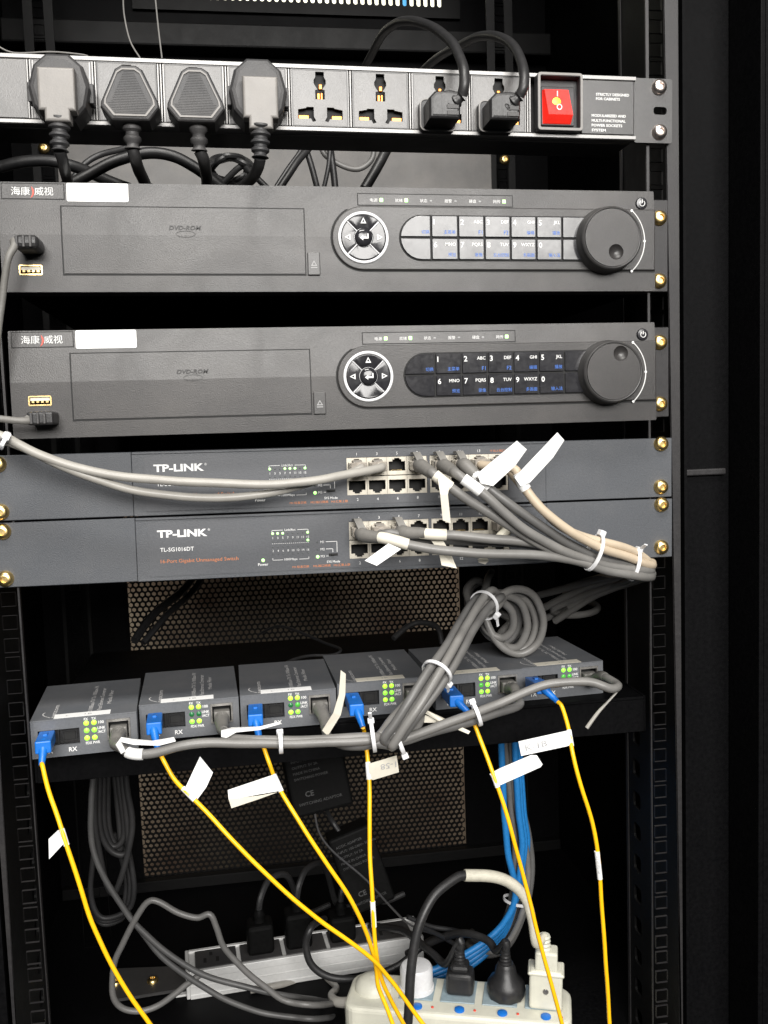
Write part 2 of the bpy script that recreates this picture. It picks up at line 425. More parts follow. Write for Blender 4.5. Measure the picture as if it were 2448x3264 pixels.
# perforated door: staggered hexagonal holes, real openings
def honeycomb(x0, x1, z0, z1, pitch, wall, y0, y1):
    """ring of six quads round every hole; cells share the pitch so the rings tile the sheet"""
    mb = MB(); R = pitch / math.sqrt(3); r = R - wall / math.sqrt(3) * 1.0
    dz = pitch * math.sqrt(3) / 2; row = 0; z = z0 + R
    while z < z1 - R * 0.5:
        x = x0 + pitch / 2 + (pitch / 2 if row % 2 else 0)
        while x < x1 - pitch * 0.4:
            vs = []; fs = []
            for k in range(6):
                t = math.radians(30 + 60 * k); c, s = math.cos(t), math.sin(t)
                vs += [(x + R * c, y0, z + R * s), (x + r * c, y0, z + r * s), (x + r * c, y1, z + r * s)]
            for k in range(6):
                a = 3 * k; b = 3 * ((k + 1) % 6)
                fs += [(a, b, b + 1, a + 1), (a + 1, b + 1, b + 2, a + 2)]
            mb.add(vs, fs); x += pitch
        z += dz; row += 1
    return mb
obj('perforated_door', honeycomb(23, 417, -424, 40, 6.7, 2.2, 449, 451), 'rear', cab, world=True, smooth=False,
    label='rear door panel with honeycomb of hexagonal holes')
# slotted vent high in the rear wall with the lit room behind it
obj('slotted_vent', plate2d(rect(66, 434, 566, 644), [rrect(86 + 8.1 * k - 2.4, 86 + 8.1 * k + 2.4, 578, 622, 2.3, 3) for k in range(41)], 446, 448.5),
    'rear', cab, world=True, smooth=False)
for k in range(1):
    obj('vent_glow_pane', MB().box(70, 367, 456, 458, 568, 642).box(377, 430, 456, 458, 568, 642), 'light', cab, world=True)  # glowing panes added to imitate light from the room behind the slots
    obj('vent_glow_pane', MB().box(368, 376, 456, 458, 568, 642), 'bluel', cab, world=True, label='blue strip behind the vent slots')
# wall of the room behind the cabinet
o = obj('wall', MB().box(-900, 1400, 1250, 1260, -900, 1400), 'wall'); o['kind'] = 'structure'

# shelf carrying the converters
shelf = thing('rack_shelf', 'black steel rack shelf under the six grey media converters', 'shelf', (235, 40, -125))
obj('tray', MB().box(2, 470, 40, 330, -123.6, -121.2, .6, 1).box(2, 470, 40, 42, -150, -123.6, .4, 1), 'cab', shelf, world=True)
obj('side_bracket', MB().box(0, 2, 42, 326, -150, -121), 'cab', shelf, world=True)
obj('side_bracket', MB().box(470, 472, 42, 326, -150, -121), 'cab', shelf, world=True)
# ================================================================ power strip in the rack
PT = math.atan(0.0137)
pdu = thing('rack_power_strip', 'silver rack power strip with universal sockets and lit red rocker switch', 'power strip', (0, -8, 302.9), (0, PT, 0))
prof = [(44, 1), (44, 42.5), (1.0, 43.5), (0, 43), (0, 40.6), (1.6, 40.2), (1.6, 3.3), (0, 2.9), (0, .6), (1.0, 0)]   # y,z
def extr_x(prof, x0, x1):
    n = len(prof)
    return MB().add([(x0, y, z) for y, z in prof] + [(x1, y, z) for y, z in prof],
                    [tuple(range(n)), tuple(range(n, 2 * n))[::-1]] + [(i, (i + 1) % n, n + (i + 1) % n, n + i) for i in range(n)])
obj('top_lip', extr_x([(10, 40.4), (10, 43), (1.0, 43.5), (0, 43), (0, 40.8), (.6, 40.4)], -6, 446), 'alu', pdu, smooth=False)
obj('bottom_lip', extr_x([(10, 3.1), (10, .6), (1.0, .1), (0, .6), (0, 2.7), (.6, 3.1)], -6, 446), 'alu', pdu, smooth=False)
obj('housing', MB().box(-6, 446, 10.2, 44, 0, 43.6, .8, 1), 'endp', pdu)
seps = [37.6, 76.2, 119.2, 161.0, 202.5, 243.6, 284.3, 325.8, 367.0]
for i, x in enumerate(seps):
    mb = MB()
    for dx in (-1.7, 0, 1.7): mb.box(x + dx - .55, x + dx + .55, .25, 1.58, 3.4, 40.1, .2, 1)
    obj('divider', mb, 'alu', pdu)
TOPH = [(-2.9, 17), (2.9, 17), (2.9, 14)] + [(4.2 * math.cos(math.radians(a)), 10.5 + 4.2 * math.sin(math.radians(a))) for a in (45, 15, -15, -45)] + \
       [(1.6, 5.6), (3.2, 5.2), (3.2, -.8), (-3.2, -.8), (-3.2, 5.2), (-1.6, 5.6)] + \
       [(4.2 * math.cos(math.radians(a)), 10.5 + 4.2 * math.sin(math.radians(a))) for a in (225, 195, 165, 135)] + [(-2.9, 14)]
LOWL = [(-15, -7.6), (-9.5, -6.6), (-9.3, -5.9), (-4.4, -5.9), (-4.4, -12.2), (-2.9, -14.8), (-5.2, -15.6), (-6.4, -13.4), (-15, -13.6)]
LOWR = [(-x, z) for x, z in LOWL][::-1]
modc = [(-6 + 35.3) / 2 + 2] + [(a + b) / 2 for a, b in zip(seps[:-1], seps[1:])]
socket0 = None
for i in range(8):
    cx = (seps[i] + seps[i + 1]) / 2; cz = 21.8
    if socket0 is None:
        socket0 = obj('socket', plate2d(rect(-18.2, 18.2, -17.9, 17.9), [TOPH, LOWL, LOWR], 0.35, 1.5), 'module', pdu, smooth=False)
        socket0.location = Vector((cx, 0, cz)) * MM
        cav0 = obj('cavity', MB().box(-17.5, 17.5, 4.5, 5, -17, 17.5), 'gap', socket0)
        con = MB().box(-14.7, -7.6, 1.7, 4.4, -13.4, -10.8, .4, 1).box(7.6, 14.7, 1.7, 4.4, -13.4, -10.8, .4, 1)
        con.box(-1.9, .1, 1.8, 4.4, -.5, 3.8, .4, 1).box(.6, 1.9, 2.0, 4.4, -.5, 4.0, .3, 1).box(-.6, 1.8, 2.6, 4.4, 6.4, 9.8, .4, 1)
        con0 = obj('contacts', con, 'copper', socket0)
        fr0 = obj('rim', plate2d(rect(-18.9, 18.9, -18.4, 18.4), [rect(-18.0, 18.0, -17.7, 17.7)], .2, 1.2), 'endp', socket0, smooth=False)
    else:
        s = share(socket0, pdu, (cx, 0, cz))
        share(cav0, s); share(con0, s); share(fr0, s)
obj('recess_back', MB().box(-5, 366, 5.4, 6, 3.3, 40.2), 'gap', pdu)
obj('blank_panel', MB().box(-5.5, 35.4, .3, 1.55, 3.6, 40, .3, 1), 'module', pdu)
# rocker switch
sw = obj('switch_bezel', plate2d(rrect(372.2, 404.6, 3.2, 41.8, 2, 3), [rect(374.4, 402.6, 5.4, 39.6)], -6, 1.4), 'plugg', pdu)
obj('bezel_rim', plate2d(rrect(372.4, 404.4, 3.4, 41.6, 2, 3), [rrect(374.0, 402.9, 5.0, 40.0, 1.2, 3)], -6.6, -6.05), 'plugf', sw)
obj('well', MB().box(374, 403, .9, 1.4, 5, 40).box(376.2, 400.4, -1.0, .85, 8, 34.2, .5, 1), 'plugg', sw)
rk = obj('rocker', MB().add([(377.5, -5, 30.8), (394.5, -5, 30.8), (397, -7.5, 13.5), (379.6, -7.5, 13.5), (378.2, -2, 9.2), (396, -2, 9.2), (377.0, -1, 31.6), (396, -1, 31.6), (397.6, -1, 9.0), (377.4, -1, 9.0)],
    [(0, 1, 2, 3), (3, 2, 5, 4), (6, 7, 1, 0), (1, 7, 8, 5, 2), (0, 3, 4, 9, 6), (4, 5, 8, 9)]), 'red', pdu, smooth=False, label='red translucent rocker lit from inside')
obj('glow', MB().lathe([(0.0, .3), (1.9, .25), (3.1, 0)], (385.6, -6.3, 22.0), n=16), 'amber', rk)
obj('marks', plate2d(circ(387.4, 18.6, 2.0, 16), [circ(387.4, 18.6, 1.35, 16)], -7.2, -7.0).box(386.0, 386.7, -6.1, -5.6, 26.0, 29.6), 'print', rk, smooth=False)
# printed end section and ear
obj('end_panel', MB().box(406.2, 444.6, .3, 1.55, 3.6, 40, .3, 1), 'endp', pdu)
mb = MB()
for s, x, z, wd in (('STRICTLY DESIGNED', 416.6, 29.6, 24.4), ('FOR CABINETS', 416.6, 26.6, 17.6), ('MODULARIZED AND', 413.4, 15.2, 25.2),
                    ('MULTI-FUNCTIONAL', 413.4, 11.8, 25.0), ('POWER SOCKETS', 413.4, 8.6, 22.6), ('SYSTEM', 413.4, 5.3, 10.4)):
    text_into(mb, s, x, .15, z, 1.75, width=wd, bold=0.02)
obj('lettering', mb, 'print', pdu, smooth=False)
obj('ear', plate2d(rrect(446.3, 475, -.4, 43.9, 1.5, 2), [rrect(461, 471, 19.2, 24.6, 2, 3)], 4, 6.5), 'endp', pdu, smooth=False)
screw(pdu, 464.9, 4, 39.2 - 1.3, 'nickel'); screw(pdu, 465.3, 4, 7.6 - .6, 'nickel', .6)
# ================================================================ the two video recorders
KEYS = [('1', '', '主菜单'), ('2', 'ABC', 'F1'), ('3', 'DEF', 'F2'), ('4', 'GHI', '编辑'), ('5', 'JKL', '播放'),
        ('6', 'MNO', '预览'), ('7', 'PQRS', '录像'), ('8', 'TUV', '云台控制'), ('9', 'WXYZ', '多画面'), ('0', '', '输入法')]
CREASE = 36.0
def lean(co):                      # upper half of the bezel leans back from the crease
    y = co.y + (max(0, co.z - CREASE) * 0.085)
    return Vector((co.x, y, co.z))
def fy(z): return max(0, z - CREASE) * 0.085
def recorder(label, loc, tilt, dimple, plug_z, scr_z):
    t = thing('video_recorder', label, 'recorder', loc, (0, tilt, 0), 'video recorders in the rack')
    W, H = 439.0, 69.2
    prof = [(20, 0), (.8, 0), (0, .8), (0, CREASE), (fy(H - .8), H - .8), (fy(H) + .8, H), (20, H)]
    usbz = [z for z in (21.4, 11.0) if abs(z + 2.8 - plug_z) >= 4]
    bz = plate2d_lean(rrect(0, W, 0, H, .8, 2), [rect(10.8, 24.8, z - .2, z + 5.8) for z in usbz], 0, 2.2)
    rg = plate2d(rect(0.05, W - .05, 0.05, H - .05), [rect(2, W - 2, 2, H - 2)], 5.2, 20); bz.add(rg.v, rg.f)
    rg = plate2d(rect(0.03, W - .03, 0.03, CREASE), [rect(2, W - 2, 2, CREASE - .5)], 2.0, 5.4); bz.add(rg.v, rg.f)
    obj('bezel', bz, 'dvr', t, smooth=False)
    obj('chassis', MB().box(3, W - 3, 20.3, 375, 1.5, H - 1.5, 1, 1), 'cab', t)
    obj('ear', MB().box(W - 4, W + 18, 17.6, 19.6, 2, H - 2, .5, 1), 'rail', t)
    for z in scr_z: screw(t, 465.1 - loc[0] / 1.0, 17.6, z, 'brass', random.random() * 3)
    # logo plate
    lp = obj('logo_plate', MB().prism(rect(2.2, 40.2, 58.6, 68.2), -.25, 4, .2, 1, lean), 'dvr2', t)
    obj('plate_edge', plate2d_lean(rect(1.9, 40.5, 58.3, 68.5), [rect(2.3, 40.1, 58.7, 68.1)], -.3, 0), 'gap', lp, smooth=False)
    mb = MB()
    for s, x in (('海', 8.0), ('康', 13.9), ('威', 22.2), ('视', 28.1)):
        text_into(mb, s, x, fy(62) - .45, 60.8, 5.2, width=5.6)
    obj('lettering', mb, 'print', lp, smooth=False)
    a = [(20.4, 66.6), (21.8, 64.4), (22.0, 62.2), (21.2, 60.2), (19.6, 58.9), (20.6, 60.8), (20.9, 62.6), (20.7, 64.6)]
    obj('swoosh', MB().prism(a, -.5, -.4, 0, 1, lean), 'redink', lp, smooth=False)
    obj('sticker', MB().prism(rrect(41.8, 80.2, 57.2, 69.0, 1, 3), -.35, -.05, 0, 1, lean), 'white', t, label='blank white sticker')
    # drive door with its gap, split at the crease
    obj('door_gap', plate2d_lean(rect(37.4, 193.4, 10.4, 54.6), [rect(38.3, 192.7, 11.5, 54.0)], -.12, .3), 'gap', t, smooth=False)
    d = obj('drive_door', plate2d_lean(rrect(38.5, 192.5, 11.7, 53.8, .6, 2), [], -.5, .1), 'dvr', t, smooth=False)
    mb = MB(); text_into(mb, 'DVD-ROM', 115, fy(39) - .75, 39.6, 2.7, width=20, bold=.03, align='c', shear=.25)
    mb2 = plate2d_lean(circ_e(115.5, 36.9, 6.4, 2.2), [circ_e(115.5, 36.9, 5.9, 1.8)], -.75, -.55)
    mb.add(mb2.v, mb2.f); text_into(mb, '-', 115.4, -.72, 35.4, 2.0, align='c')
    obj('embossed_logo', mb, 'emboss', d, smooth=False)
    e = obj('eject_button', MB().box(194.3, 202.6, -1.6, .2, 10.6, 25.6, .5, 2), 'endp', t)
    obj('eject_mark', plate2d([(196.4, 16.6), (200.6, 16.6), (198.5, 20.2)], [[(197.3, 17.2), (199.7, 17.2), (198.5, 19.2)]], -1.75, -1.65).box(196.4, 200.6, -1.75, -1.65, 15.2, 15.8), 'printg', e, smooth=False)
    # usb sockets
    for z in usbz:
        us = obj('usb_port', plate2d(rrect(10.6, 25, z - .4, z + 6, .8, 2), [rect(11.4, 24.2, z + .5, z + 5.2)], -.6, 8), 'gold', t, smooth=False)
        obj('tongue', MB().box(11.8, 23.8, .2, 8, z + 2.9, z + 4.8), 'cream', us)
        mb = MB()
        for k in range(4): mb.box(12.6 + 2.9 * k, 14.2 + 2.9 * k, .2, 2.5, z + 1.6, z + 2.7)
        obj('contacts', mb, 'gold', us); obj('cavity', MB().box(11.2, 24.4, 8.1, 8.4, z, z + 5.6), 'gap', us)
    # indicator strip
    st = obj('indicator_strip', MB().prism(rect(229.4, 336, 57.3, 64.6), -.25, .5, .1, 1, lean), 'dvr2', t, smooth=False)
    obj('strip_edge', plate2d_lean(rect(228.9, 336.5, 56.8, 65.1), [rect(229.5, 335.9, 57.4, 64.5)], -.15, .2), 'gap', st, smooth=False)
    mb = MB()
    for k, s in enumerate(('电源', '就绪', '状态', '报警', '硬盘', '网传')):
        x = 237.6 + 17.0 * k
        text_into(mb, s, x, fy(60) - .45, 59.4, 2.3, width=5.0)
        on = k in (0, 1, 5)
        lx = x + 7.6
        obj('indicator_light', MB().box(lx - 1.2, lx + 1.2, fy(60.6) - .7, fy(60.6) + .2, 59.4, 61.9, .3, 1) if on else
            MB().box(lx - .9, lx + .9, fy(60.5) - .5, fy(60.5) + .2, 59.9, 61.1, .2, 1), 'ledw' if on else 'printg', st, label='lit green light' if on else None)
    obj('lettering', mb, 'print', st, smooth=False)
    # raised control panel
    pan = [(W - .4, 14.0), (W - .4, 56)] + [(232 + 21 * math.cos(math.radians(a)), 35 + 21 * math.sin(math.radians(a))) for a in range(90, 271, 10)]
    obj('control_panel', MB().prism(pan, -1.4, 2.4, .9, 3), 'dvr2', t)
    obj('painted_panel_shadow', MB().prism([(W - .3, 12.9), (W - .3, 20)] + [(232 + 22 * math.cos(math.radians(a)), 35 + 22 * math.sin(math.radians(a))) for a in range(120, 271, 10)], -.12, .5, 0, 1), 'gap', t, smooth=False)  # dark strip painting the shadow under the raised panel's lower edge
    cy = -1.4
    # navigation ring
    nav = obj('navigation_pad', MB().lathe([(16.9, 0), (16.9, .7), (16.2, 1.0), (15.0, 1.0), (14.7, .3), (0, .3)], (232, cy, 35.2), n=48), 'gap', t)
    obj('white_ring', MB().lathe([(16.9, .55), (17.0, .9), (16.6, 1.25), (15.5, 1.25), (15.1, .9), (15.1, .5)], (232, cy, 35.2), n=48), 'tie', nav)
    for q in range(4):
        a0 = 45 + 90 * q + 2; poly = []
        for k in range(9):
            a = math.radians(a0 + 86 * k / 8); poly.append((232 + 14.8 * math.cos(a), 35.2 + 14.8 * math.sin(a)))
        for k in range(9):
            a = math.radians(a0 + 86 - 86 * k / 8); poly.append((232 + 6.2 * math.cos(a), 35.2 + 6.2 * math.sin(a)))
        ak = math.radians(a0 + 43)
        def dish(co, ak=ak):       # keys slope down towards the middle
            r = math.hypot(co.x - 232, co.z - 35.2)
            return Vector((co.x, co.y + (14.8 - r) * 0.10, co.z))
        key = obj('arrow_key', MB().prism(poly, cy - 1.9, cy - .3, .5, 3, dish), 'key', nav)
        if q != 2:
            cx, cz = 232 + 10.6 * math.cos(ak), 35.2 + 10.6 * math.sin(ak)
            ux, uz = math.cos(ak), math.sin(ak)
            def tri(s): return [(cx + ux * s * 1.0, cz + uz * s), (cx - ux * s * .7 - uz * s * .85, cz - uz * s * .7 + ux * s * .85), (cx - ux * s * .7 + uz * s * .85, cz - uz * s * .7 - ux * s * .85)]
            obj('arrow_mark', plate2d(tri(2.3), [tri(1.05)], cy - 2.1, cy - 1.75), 'print', nav, smooth=False)
    en = obj('enter_key', MB().lathe([(6.0, .2), (5.9, 1.9), (5.2, 2.7), (3.4, 3.3), (0, 3.6)], (232, cy, 35.2), n=32), 'key', nav)
    obj('enter_mark', plate2d([(229.2, 34.4), (231.4, 36.2), (231.4, 35.1), (234.2, 35.1), (234.2, 37.2), (235.0, 37.2), (235.0, 33.9), (231.4, 33.9), (231.4, 32.7)], [], cy - 3.9, cy - 3.6), 'print', nav, smooth=False)
    # keypad
    kp = [(400, 20.0), (400, 50.4)] + [(271.4 + 15.2 * math.cos(math.radians(a)), 35.2 + 15.2 * math.sin(math.radians(a))) for a in range(90, 271, 10)]
    obj('keypad_bed', MB().prism(kp, cy - .5, cy + 1, .2, 1), 'gap', t)
    cols = [278.0, 296.6, 314.9, 333.2, 351.5, 369.9, 388]
    def lab_key(poly, main=None, letters=None, zh=None, x0=0, z0=0):
        k = obj('key', MB().prism(poly, cy - 1.7, cy - .3, .35, 2), 'key', t)
        mb = MB()
        if main: text_into(mb, main, x0 + 1.6, cy - 1.85, z0 + 8.0, 3.6, bold=.015)
        if letters: text_into(mb, letters, x0 + 16.8, cy - 1.85, z0 + 9.0, 2.2, align='r', bold=.01)
        if mb.v: obj('lettering', mb, 'print', k, smooth=False)
        if zh: obj('blue_lettering', text_into(MB(), zh, x0 + 16.8, cy - 1.85, z0 + 1.8, 2.6, align='r'), 'blueink', k, smooth=False)
    for r in range(2):
        z0 = 35.9 if r == 0 else 20.9
        z1 = z0 + 13.8
        aa = range(90, 181, 15) if r == 0 else range(180, 271, 15)
        arc = [(271.4 + 14.4 * math.cos(math.radians(a)), 35.2 + 14.4 * math.sin(math.radians(a))) for a in aa]
        if r == 0: arc[-1] = (arc[-1][0], z0)
        else: arc[0] = (arc[0][0], z1)
        poly = ([(277.4, z0), (277.4, arc[0][1])] + arc) if r == 0 else ([(277.4, arc[-1][1]), (277.4, z1)] + arc)
        lab_key(poly, zh='切换' if r == 0 else None, x0=260, z0=z0)
        for c in range(5):
            m_, l_, z_ = KEYS[r * 5 + c]
            lab_key(rrect(cols[c] + .5, cols[c + 1] - .5, z0, z1, .5, 1), m_, l_, z_, cols[c], z0)
        lab_key(rrect(cols[5] + .5, 390, z0, z1, .5, 1))
    # jog dial
    dx, dz = 402.2, 34.2
    jd = obj('jog_dial', MB().lathe([(22.6, 0), (22.6, 1.5), (21.7, 2.5), (21.5, 9.5), (21.2, 10.8), (20.2, 11.6), (19.7, 11.4), (19.6, 10.2), (19.2, 10.2), (19.2, 5)], (dx, cy, dz), n=64), 'endp', t)
    hx, hz = dx + dimple[0], dz + dimple[1]
    obj('dial_face', plate2d(circ(dx, dz, 19.3, 64), [circ(hx, hz, 5.3, 28)], cy - 11.6, cy - 9.5), 'dvr2', jd, smooth=False)
    obj('finger_dimple', MB().lathe([(5.4, 2.9), (4.7, 1.9), (3.4, .9), (1.8, .25), (0, 0)], (hx, cy - 8.7, hz), n=28, cap=False), 'dvr2', jd)
    arc = []
    for k in range(25):
        a = math.radians(-47 + 94 * k / 24); arc.append((dx + .8 + 27.4 * math.cos(a), cy - .25, dz + 27.4 * math.sin(a)))
    mb = MB().tube(arc, .38, 6, 1)
    for a in (-49, 0, 49):
        mb.lathe([(0.95, 0), (.95, .3), (0, .3)], (dx + .8 + 27.4 * math.cos(math.radians(a)), cy - .05, dz + 27.4 * math.sin(math.radians(a))), n=8)
    obj('dial_scale', mb, 'print', t)
    pb = obj('power_button', MB().lathe([(4.3, -1), (4.3, .6), (3.8, 1.4), (0, 1.7)], (429.5, fy(60), 60.6), n=28), 'key', t)
    pm = []
    for k in range(13):
        a = math.radians(125 + 290 * k / 12); pm.append((429.5 + 1.9 * math.cos(a), fy(60) - 1.75, 60.4 + 1.9 * math.sin(a)))
    obj('power_mark', MB().tube(pm, .28, 6, 1).box(429.25, 429.75, fy(60) - 2.0, fy(60) - 1.6, 60.6, 63.0), 'print', pb)
    return t
def plate2d_lean(o, h, y0, y1):
    # add a row of points on the crease so the sheet can fold there
    mb = plate2d(o, h, y0, y1) if h is not None else MB()
    bm = bmesh.new(); vv = [bm.verts.new(p) for p in mb.v]
    for f in mb.f:
        try: bm.faces.new([vv[i] for i in f])
        except ValueError: pass
    bmesh.ops.bisect_plane(bm, geom=bm.verts[:] + bm.edges[:] + bm.faces[:], plane_co=(0, 0, CREASE), plane_no=(0, 0, 1))
    for v in bm.verts: v.co = lean(v.co)
    return MB().bm(bm)
def circ_e(cx, cz, a, b, n=24): return [(cx + a * math.cos(2 * math.pi * k / n), cz + b * math.sin(2 * math.pi * k / n)) for k in range(n)]
dvr1 = recorder('charcoal video recorder below the power strip, keys shining with reflected light, dial dimple at bottom', (15.0, -20, 194.6), math.atan(4.6 / 438), (2.6, -9.6), 27.4, (8.5 + 1.2, 53.0 + 1.2))
dvr2 = recorder('charcoal video recorder above the network switches, dark labelled keys, dial dimple at top', (15.3, -20, 101.2), math.atan(1.8 / 438), (4.9, 12.4), 13.8, (11.6, 56.2))
# ================================================================ the two network switches
ST = math.atan(0.0106)
PORT_HOLE = [(-5.9, -3.6), (5.9, -3.6), (5.9, 3.0), (3.2, 3.0), (3.2, 4.4), (1.9, 4.4), (1.9, 5.4), (-1.9, 5.4), (-1.9, 4.4), (-3.2, 4.4), (-3.2, 3.0), (-5.9, 3.0)]
port_src = {}
def net_port(parent, x, z, flip, sc=1.0):
    k = (flip, sc)
    if k not in port_src:
        s = -1 if flip else 1
        h = [(a * sc, b * s * sc) for a, b in PORT_HOLE]
        p = obj('network_port', plate2d([(-7.05 * sc, -6.4 * sc), (7.05 * sc, -6.4 * sc), (7.05 * sc, 6.4 * sc), (-7.05 * sc, 6.4 * sc)], [h], -.7, 1.2), 'port', parent, smooth=False)
        q = obj('cavity', MB().box(-6 * sc, 6 * sc, 9, 9.5, -6 * sc, 6 * sc).box(-6.6 * sc, -6 * sc, 1.3, 9, -6 * sc, 6 * sc).box(6 * sc, 6.6 * sc, 1.3, 9, -6 * sc, 6 * sc), 'gap', p)
        mb = MB()
        for i in range(8): mb.box((-3.6 + i * 1.02) * sc, (-3.2 + i * 1.02) * sc, 2.5, 8, -s * 3.2 * sc - .2, -s * 3.2 * sc + .2)
        c = obj('contacts', mb, 'gold', p)
        port_src[k] = (p, q, c)
        p.location = Vector((x, 0, z)) * MM
        return p
    p, q, c = port_src[k]
    n = share(p, parent, (x, 0, z)); share(q, n); share(c, n)
    return n
def switch(label, base, lit_top, lit_extra):
    t = thing('network_switch', label, 'network switch', (0, -3, base), (0, ST, 0), 'network switches in the rack')
    # faceplate with openings for the ports
    op = [rect(232.0, 289.2, 9.6, 36.0), rect(291.2, 348.6, 9.6, 36.0)]
    obj('face', plate2d(rect(86.4, 376.4, .5, 43.8), op, -1.2, 1.0), 'switch', t, smooth=False)
    obj('top_fold', MB().box(86.4, 376.4, -2.0, -1.25, 42.2, 43.9, .3, 1).box(86.4, 376.4, -2.0, -1.25, .4, 1.9, .3, 1), 'switch', t)
    obj('chassis', MB().box(86.6, 376.2, 12, 180, .6, 43.7), 'switch', t)
    obj('chassis_wall', plate2d(rect(86.6, 376.2, .6, 43.7), [rect(88, 374.8, 2, 42.3)], 1.1, 12), 'switch', t, smooth=False)
    obj('label_panel', plate2d(rrect(94.5, 355, 3.4, 40.6, .8, 2), op, -1.5, -1.25), 'switch2', t, smooth=False)
    obj('ear', MB().box(-8.7, 86.0, 0, 2.2, .4, 43.9, .4, 1), 'switch', t)
    obj('ear', MB().box(376.8, 473.8, 0, 2.2, .4, 43.9, .4, 1), 'switch', t)
    for x in (0, 465.1):
        dz = x * math.tan(ST)
        for z in (6.35, 38.1): screw(t, x, 0, z - (0 if x == 0 else -1.6), 'brass', random.random() * 3)
    for row in range(2):
        for c in range(8):
            x = (232.0 + 7.15 + 14.3 * c) if c < 4 else (291.2 + 7.17 + 14.3 * (c - 4))
            net_port(t, x, 29.5 if row == 0 else 16.1, row == 1)
    y = -1.6
    mb = MB()
    text_into(mb, 'TP-LINK', 100.4, y, 30.2, 4.7, width=33.6, bold=.035)
    text_into(mb, '®', 134.4, y, 33.6, 1.5)
    text_into(mb, 'TL-SG1016DT', 102.0, y, 20.3, 2.7, width=22.6, bold=.008)
    obj('lettering', mb, 'print', t, smooth=False); mb = MB(); mp = MB()
    for i in range(8):
        x = 178.6 + 3.47 * i
        text_into(mb, str(2 * i + 1), x, y, 25.9, 1.5, align='c'); text_into(mb, str(2 * i + 2), x, y, 16.9, 1.5, align='c')
        xp = (232.0 + 7.15 + 14.3 * i) if i < 4 else (291.2 + 7.17 + 14.3 * (i - 4))
        if i < 7: text_into(mp, str(2 * i + 1), xp, y, 37.4, 1.9, align='c')
        if i < 7: text_into(mp, str(2 * i + 2), xp, y, 5.6, 1.9, align='c')
    text_into(mb, 'Link/Act', 190.7, y, 31.3, 1.6, align='c'); text_into(mb, '1000Mbps', 190.7, y, 10.6, 1.6, align='c')
    text_into(mb, 'Power', 171.4, y, 7.6, 1.9, align='c', bold=.01)
    for k, z in enumerate((21.7, 16.6, 11.6)): text_into(mb, 'M%d' % (k + 1), 211.6, y, z, 1.7)
    text_into(mb, 'SYS Mode', 220.4, y, 7.6, 1.6, align='c', bold=.01)
    def ln(x0, x1, z0, z1): mb.add([(x0, y, z0), (x1, y, z0), (x1, y, z1), (x0, y, z1)], [(0, 1, 2, 3)])
    ln(178, 185.6, 31.8, 32.1); ln(195.8, 203.4, 31.8, 32.1); ln(178, 178.3, 30.6, 32.1); ln(203.1, 203.4, 30.6, 32.1)
    ln(178, 185.2, 11.0, 11.3); ln(196.4, 203.4, 11.0, 11.3); ln(178, 178.3, 11.0, 12.6); ln(203.1, 203.4, 11.0, 12.6)
    for i in range(18): ln(178 + 1.45 * i, 178.8 + 1.45 * i, 22.5, 22.75)
    ln(215.4, 223.3, 22.4, 22.75); ln(223.0, 223.35, 15.0, 22.75); ln(215.4, 220.3, 17.3, 17.65); ln(220.0, 220.35, 15.0, 17.65); ln(215.4, 217, 12.3, 12.6)
    obj('indicator_legend', mb, 'print', t, smooth=False); obj('port_numbers', mp, 'print', t, smooth=False)
    mb = MB(); text_into(mb, '16-Port Gigabit Unmanaged Switch', 102.0, y, 12.4, 2.5, width=52.5)
    for s, x, wd in (('M1:标准交换', 191.6, 11.6), ('M2:端口隔离', 206.2, 12.2), ('M3:汇聚上联', 220.6, 11.6)):
        obj('orange_lettering', text_into(MB(), s, x, y, 5.0, 1.35, width=wd), 'orange', t, smooth=False)
    obj('orange_lettering', text_into(MB(), '千兆上联口', 335.0, y, 37.2, 1.7, width=11), 'orange', t, smooth=False)
    obj('orange_lettering', mb, 'orange', t, smooth=False)
    obj('mode_slider', MB().box(217.4, 223.6, -2.2, -1.2, 12.6, 14.2, .2, 1).box(219, 220.8, -3.2, -2.2, 12.7, 14.1, .2, 1), 'gap', t)
    L0 = [(.62, 0), (.62, .2), (.4, .5), (0, .6)]
    for i in range(8):
        x = 178.6 + 3.47 * i
        for r, z in enumerate((29.7, 24.3, 20.3, 15.3)):
            on = (r == 0 and i in lit_top) or (r, i) in lit_extra
            s = 1.45 if on else .8
            obj('status_light', MB().lathe([(a * s, b) for a, b in L0], (x, -1.45, z), n=10), 'ledw' if on else 'ledo', t)
    for x, z in ((171.4, 11.4), (209.4, 12.2)):
        obj('status_light', MB().lathe([(a * 1.9, b) for a, b in L0], (x, -1.45, z), n=12), 'ledw', t)
    for z in (22.4, 17.4): obj('status_light', MB().lathe([(a, b) for a, b in L0], (209.4, -1.45, z), n=10), 'ledo', t)
    return t
sw1 = switch('slate grey network switch directly below the lower recorder, two light cables crossing its face', 46.9, (0, 3, 4, 5, 7), ())
sw2 = switch('slate grey network switch below the other switch, its orange lettering fully visible', 2.0, (0, 1, 2, 7), ((1, 7),))
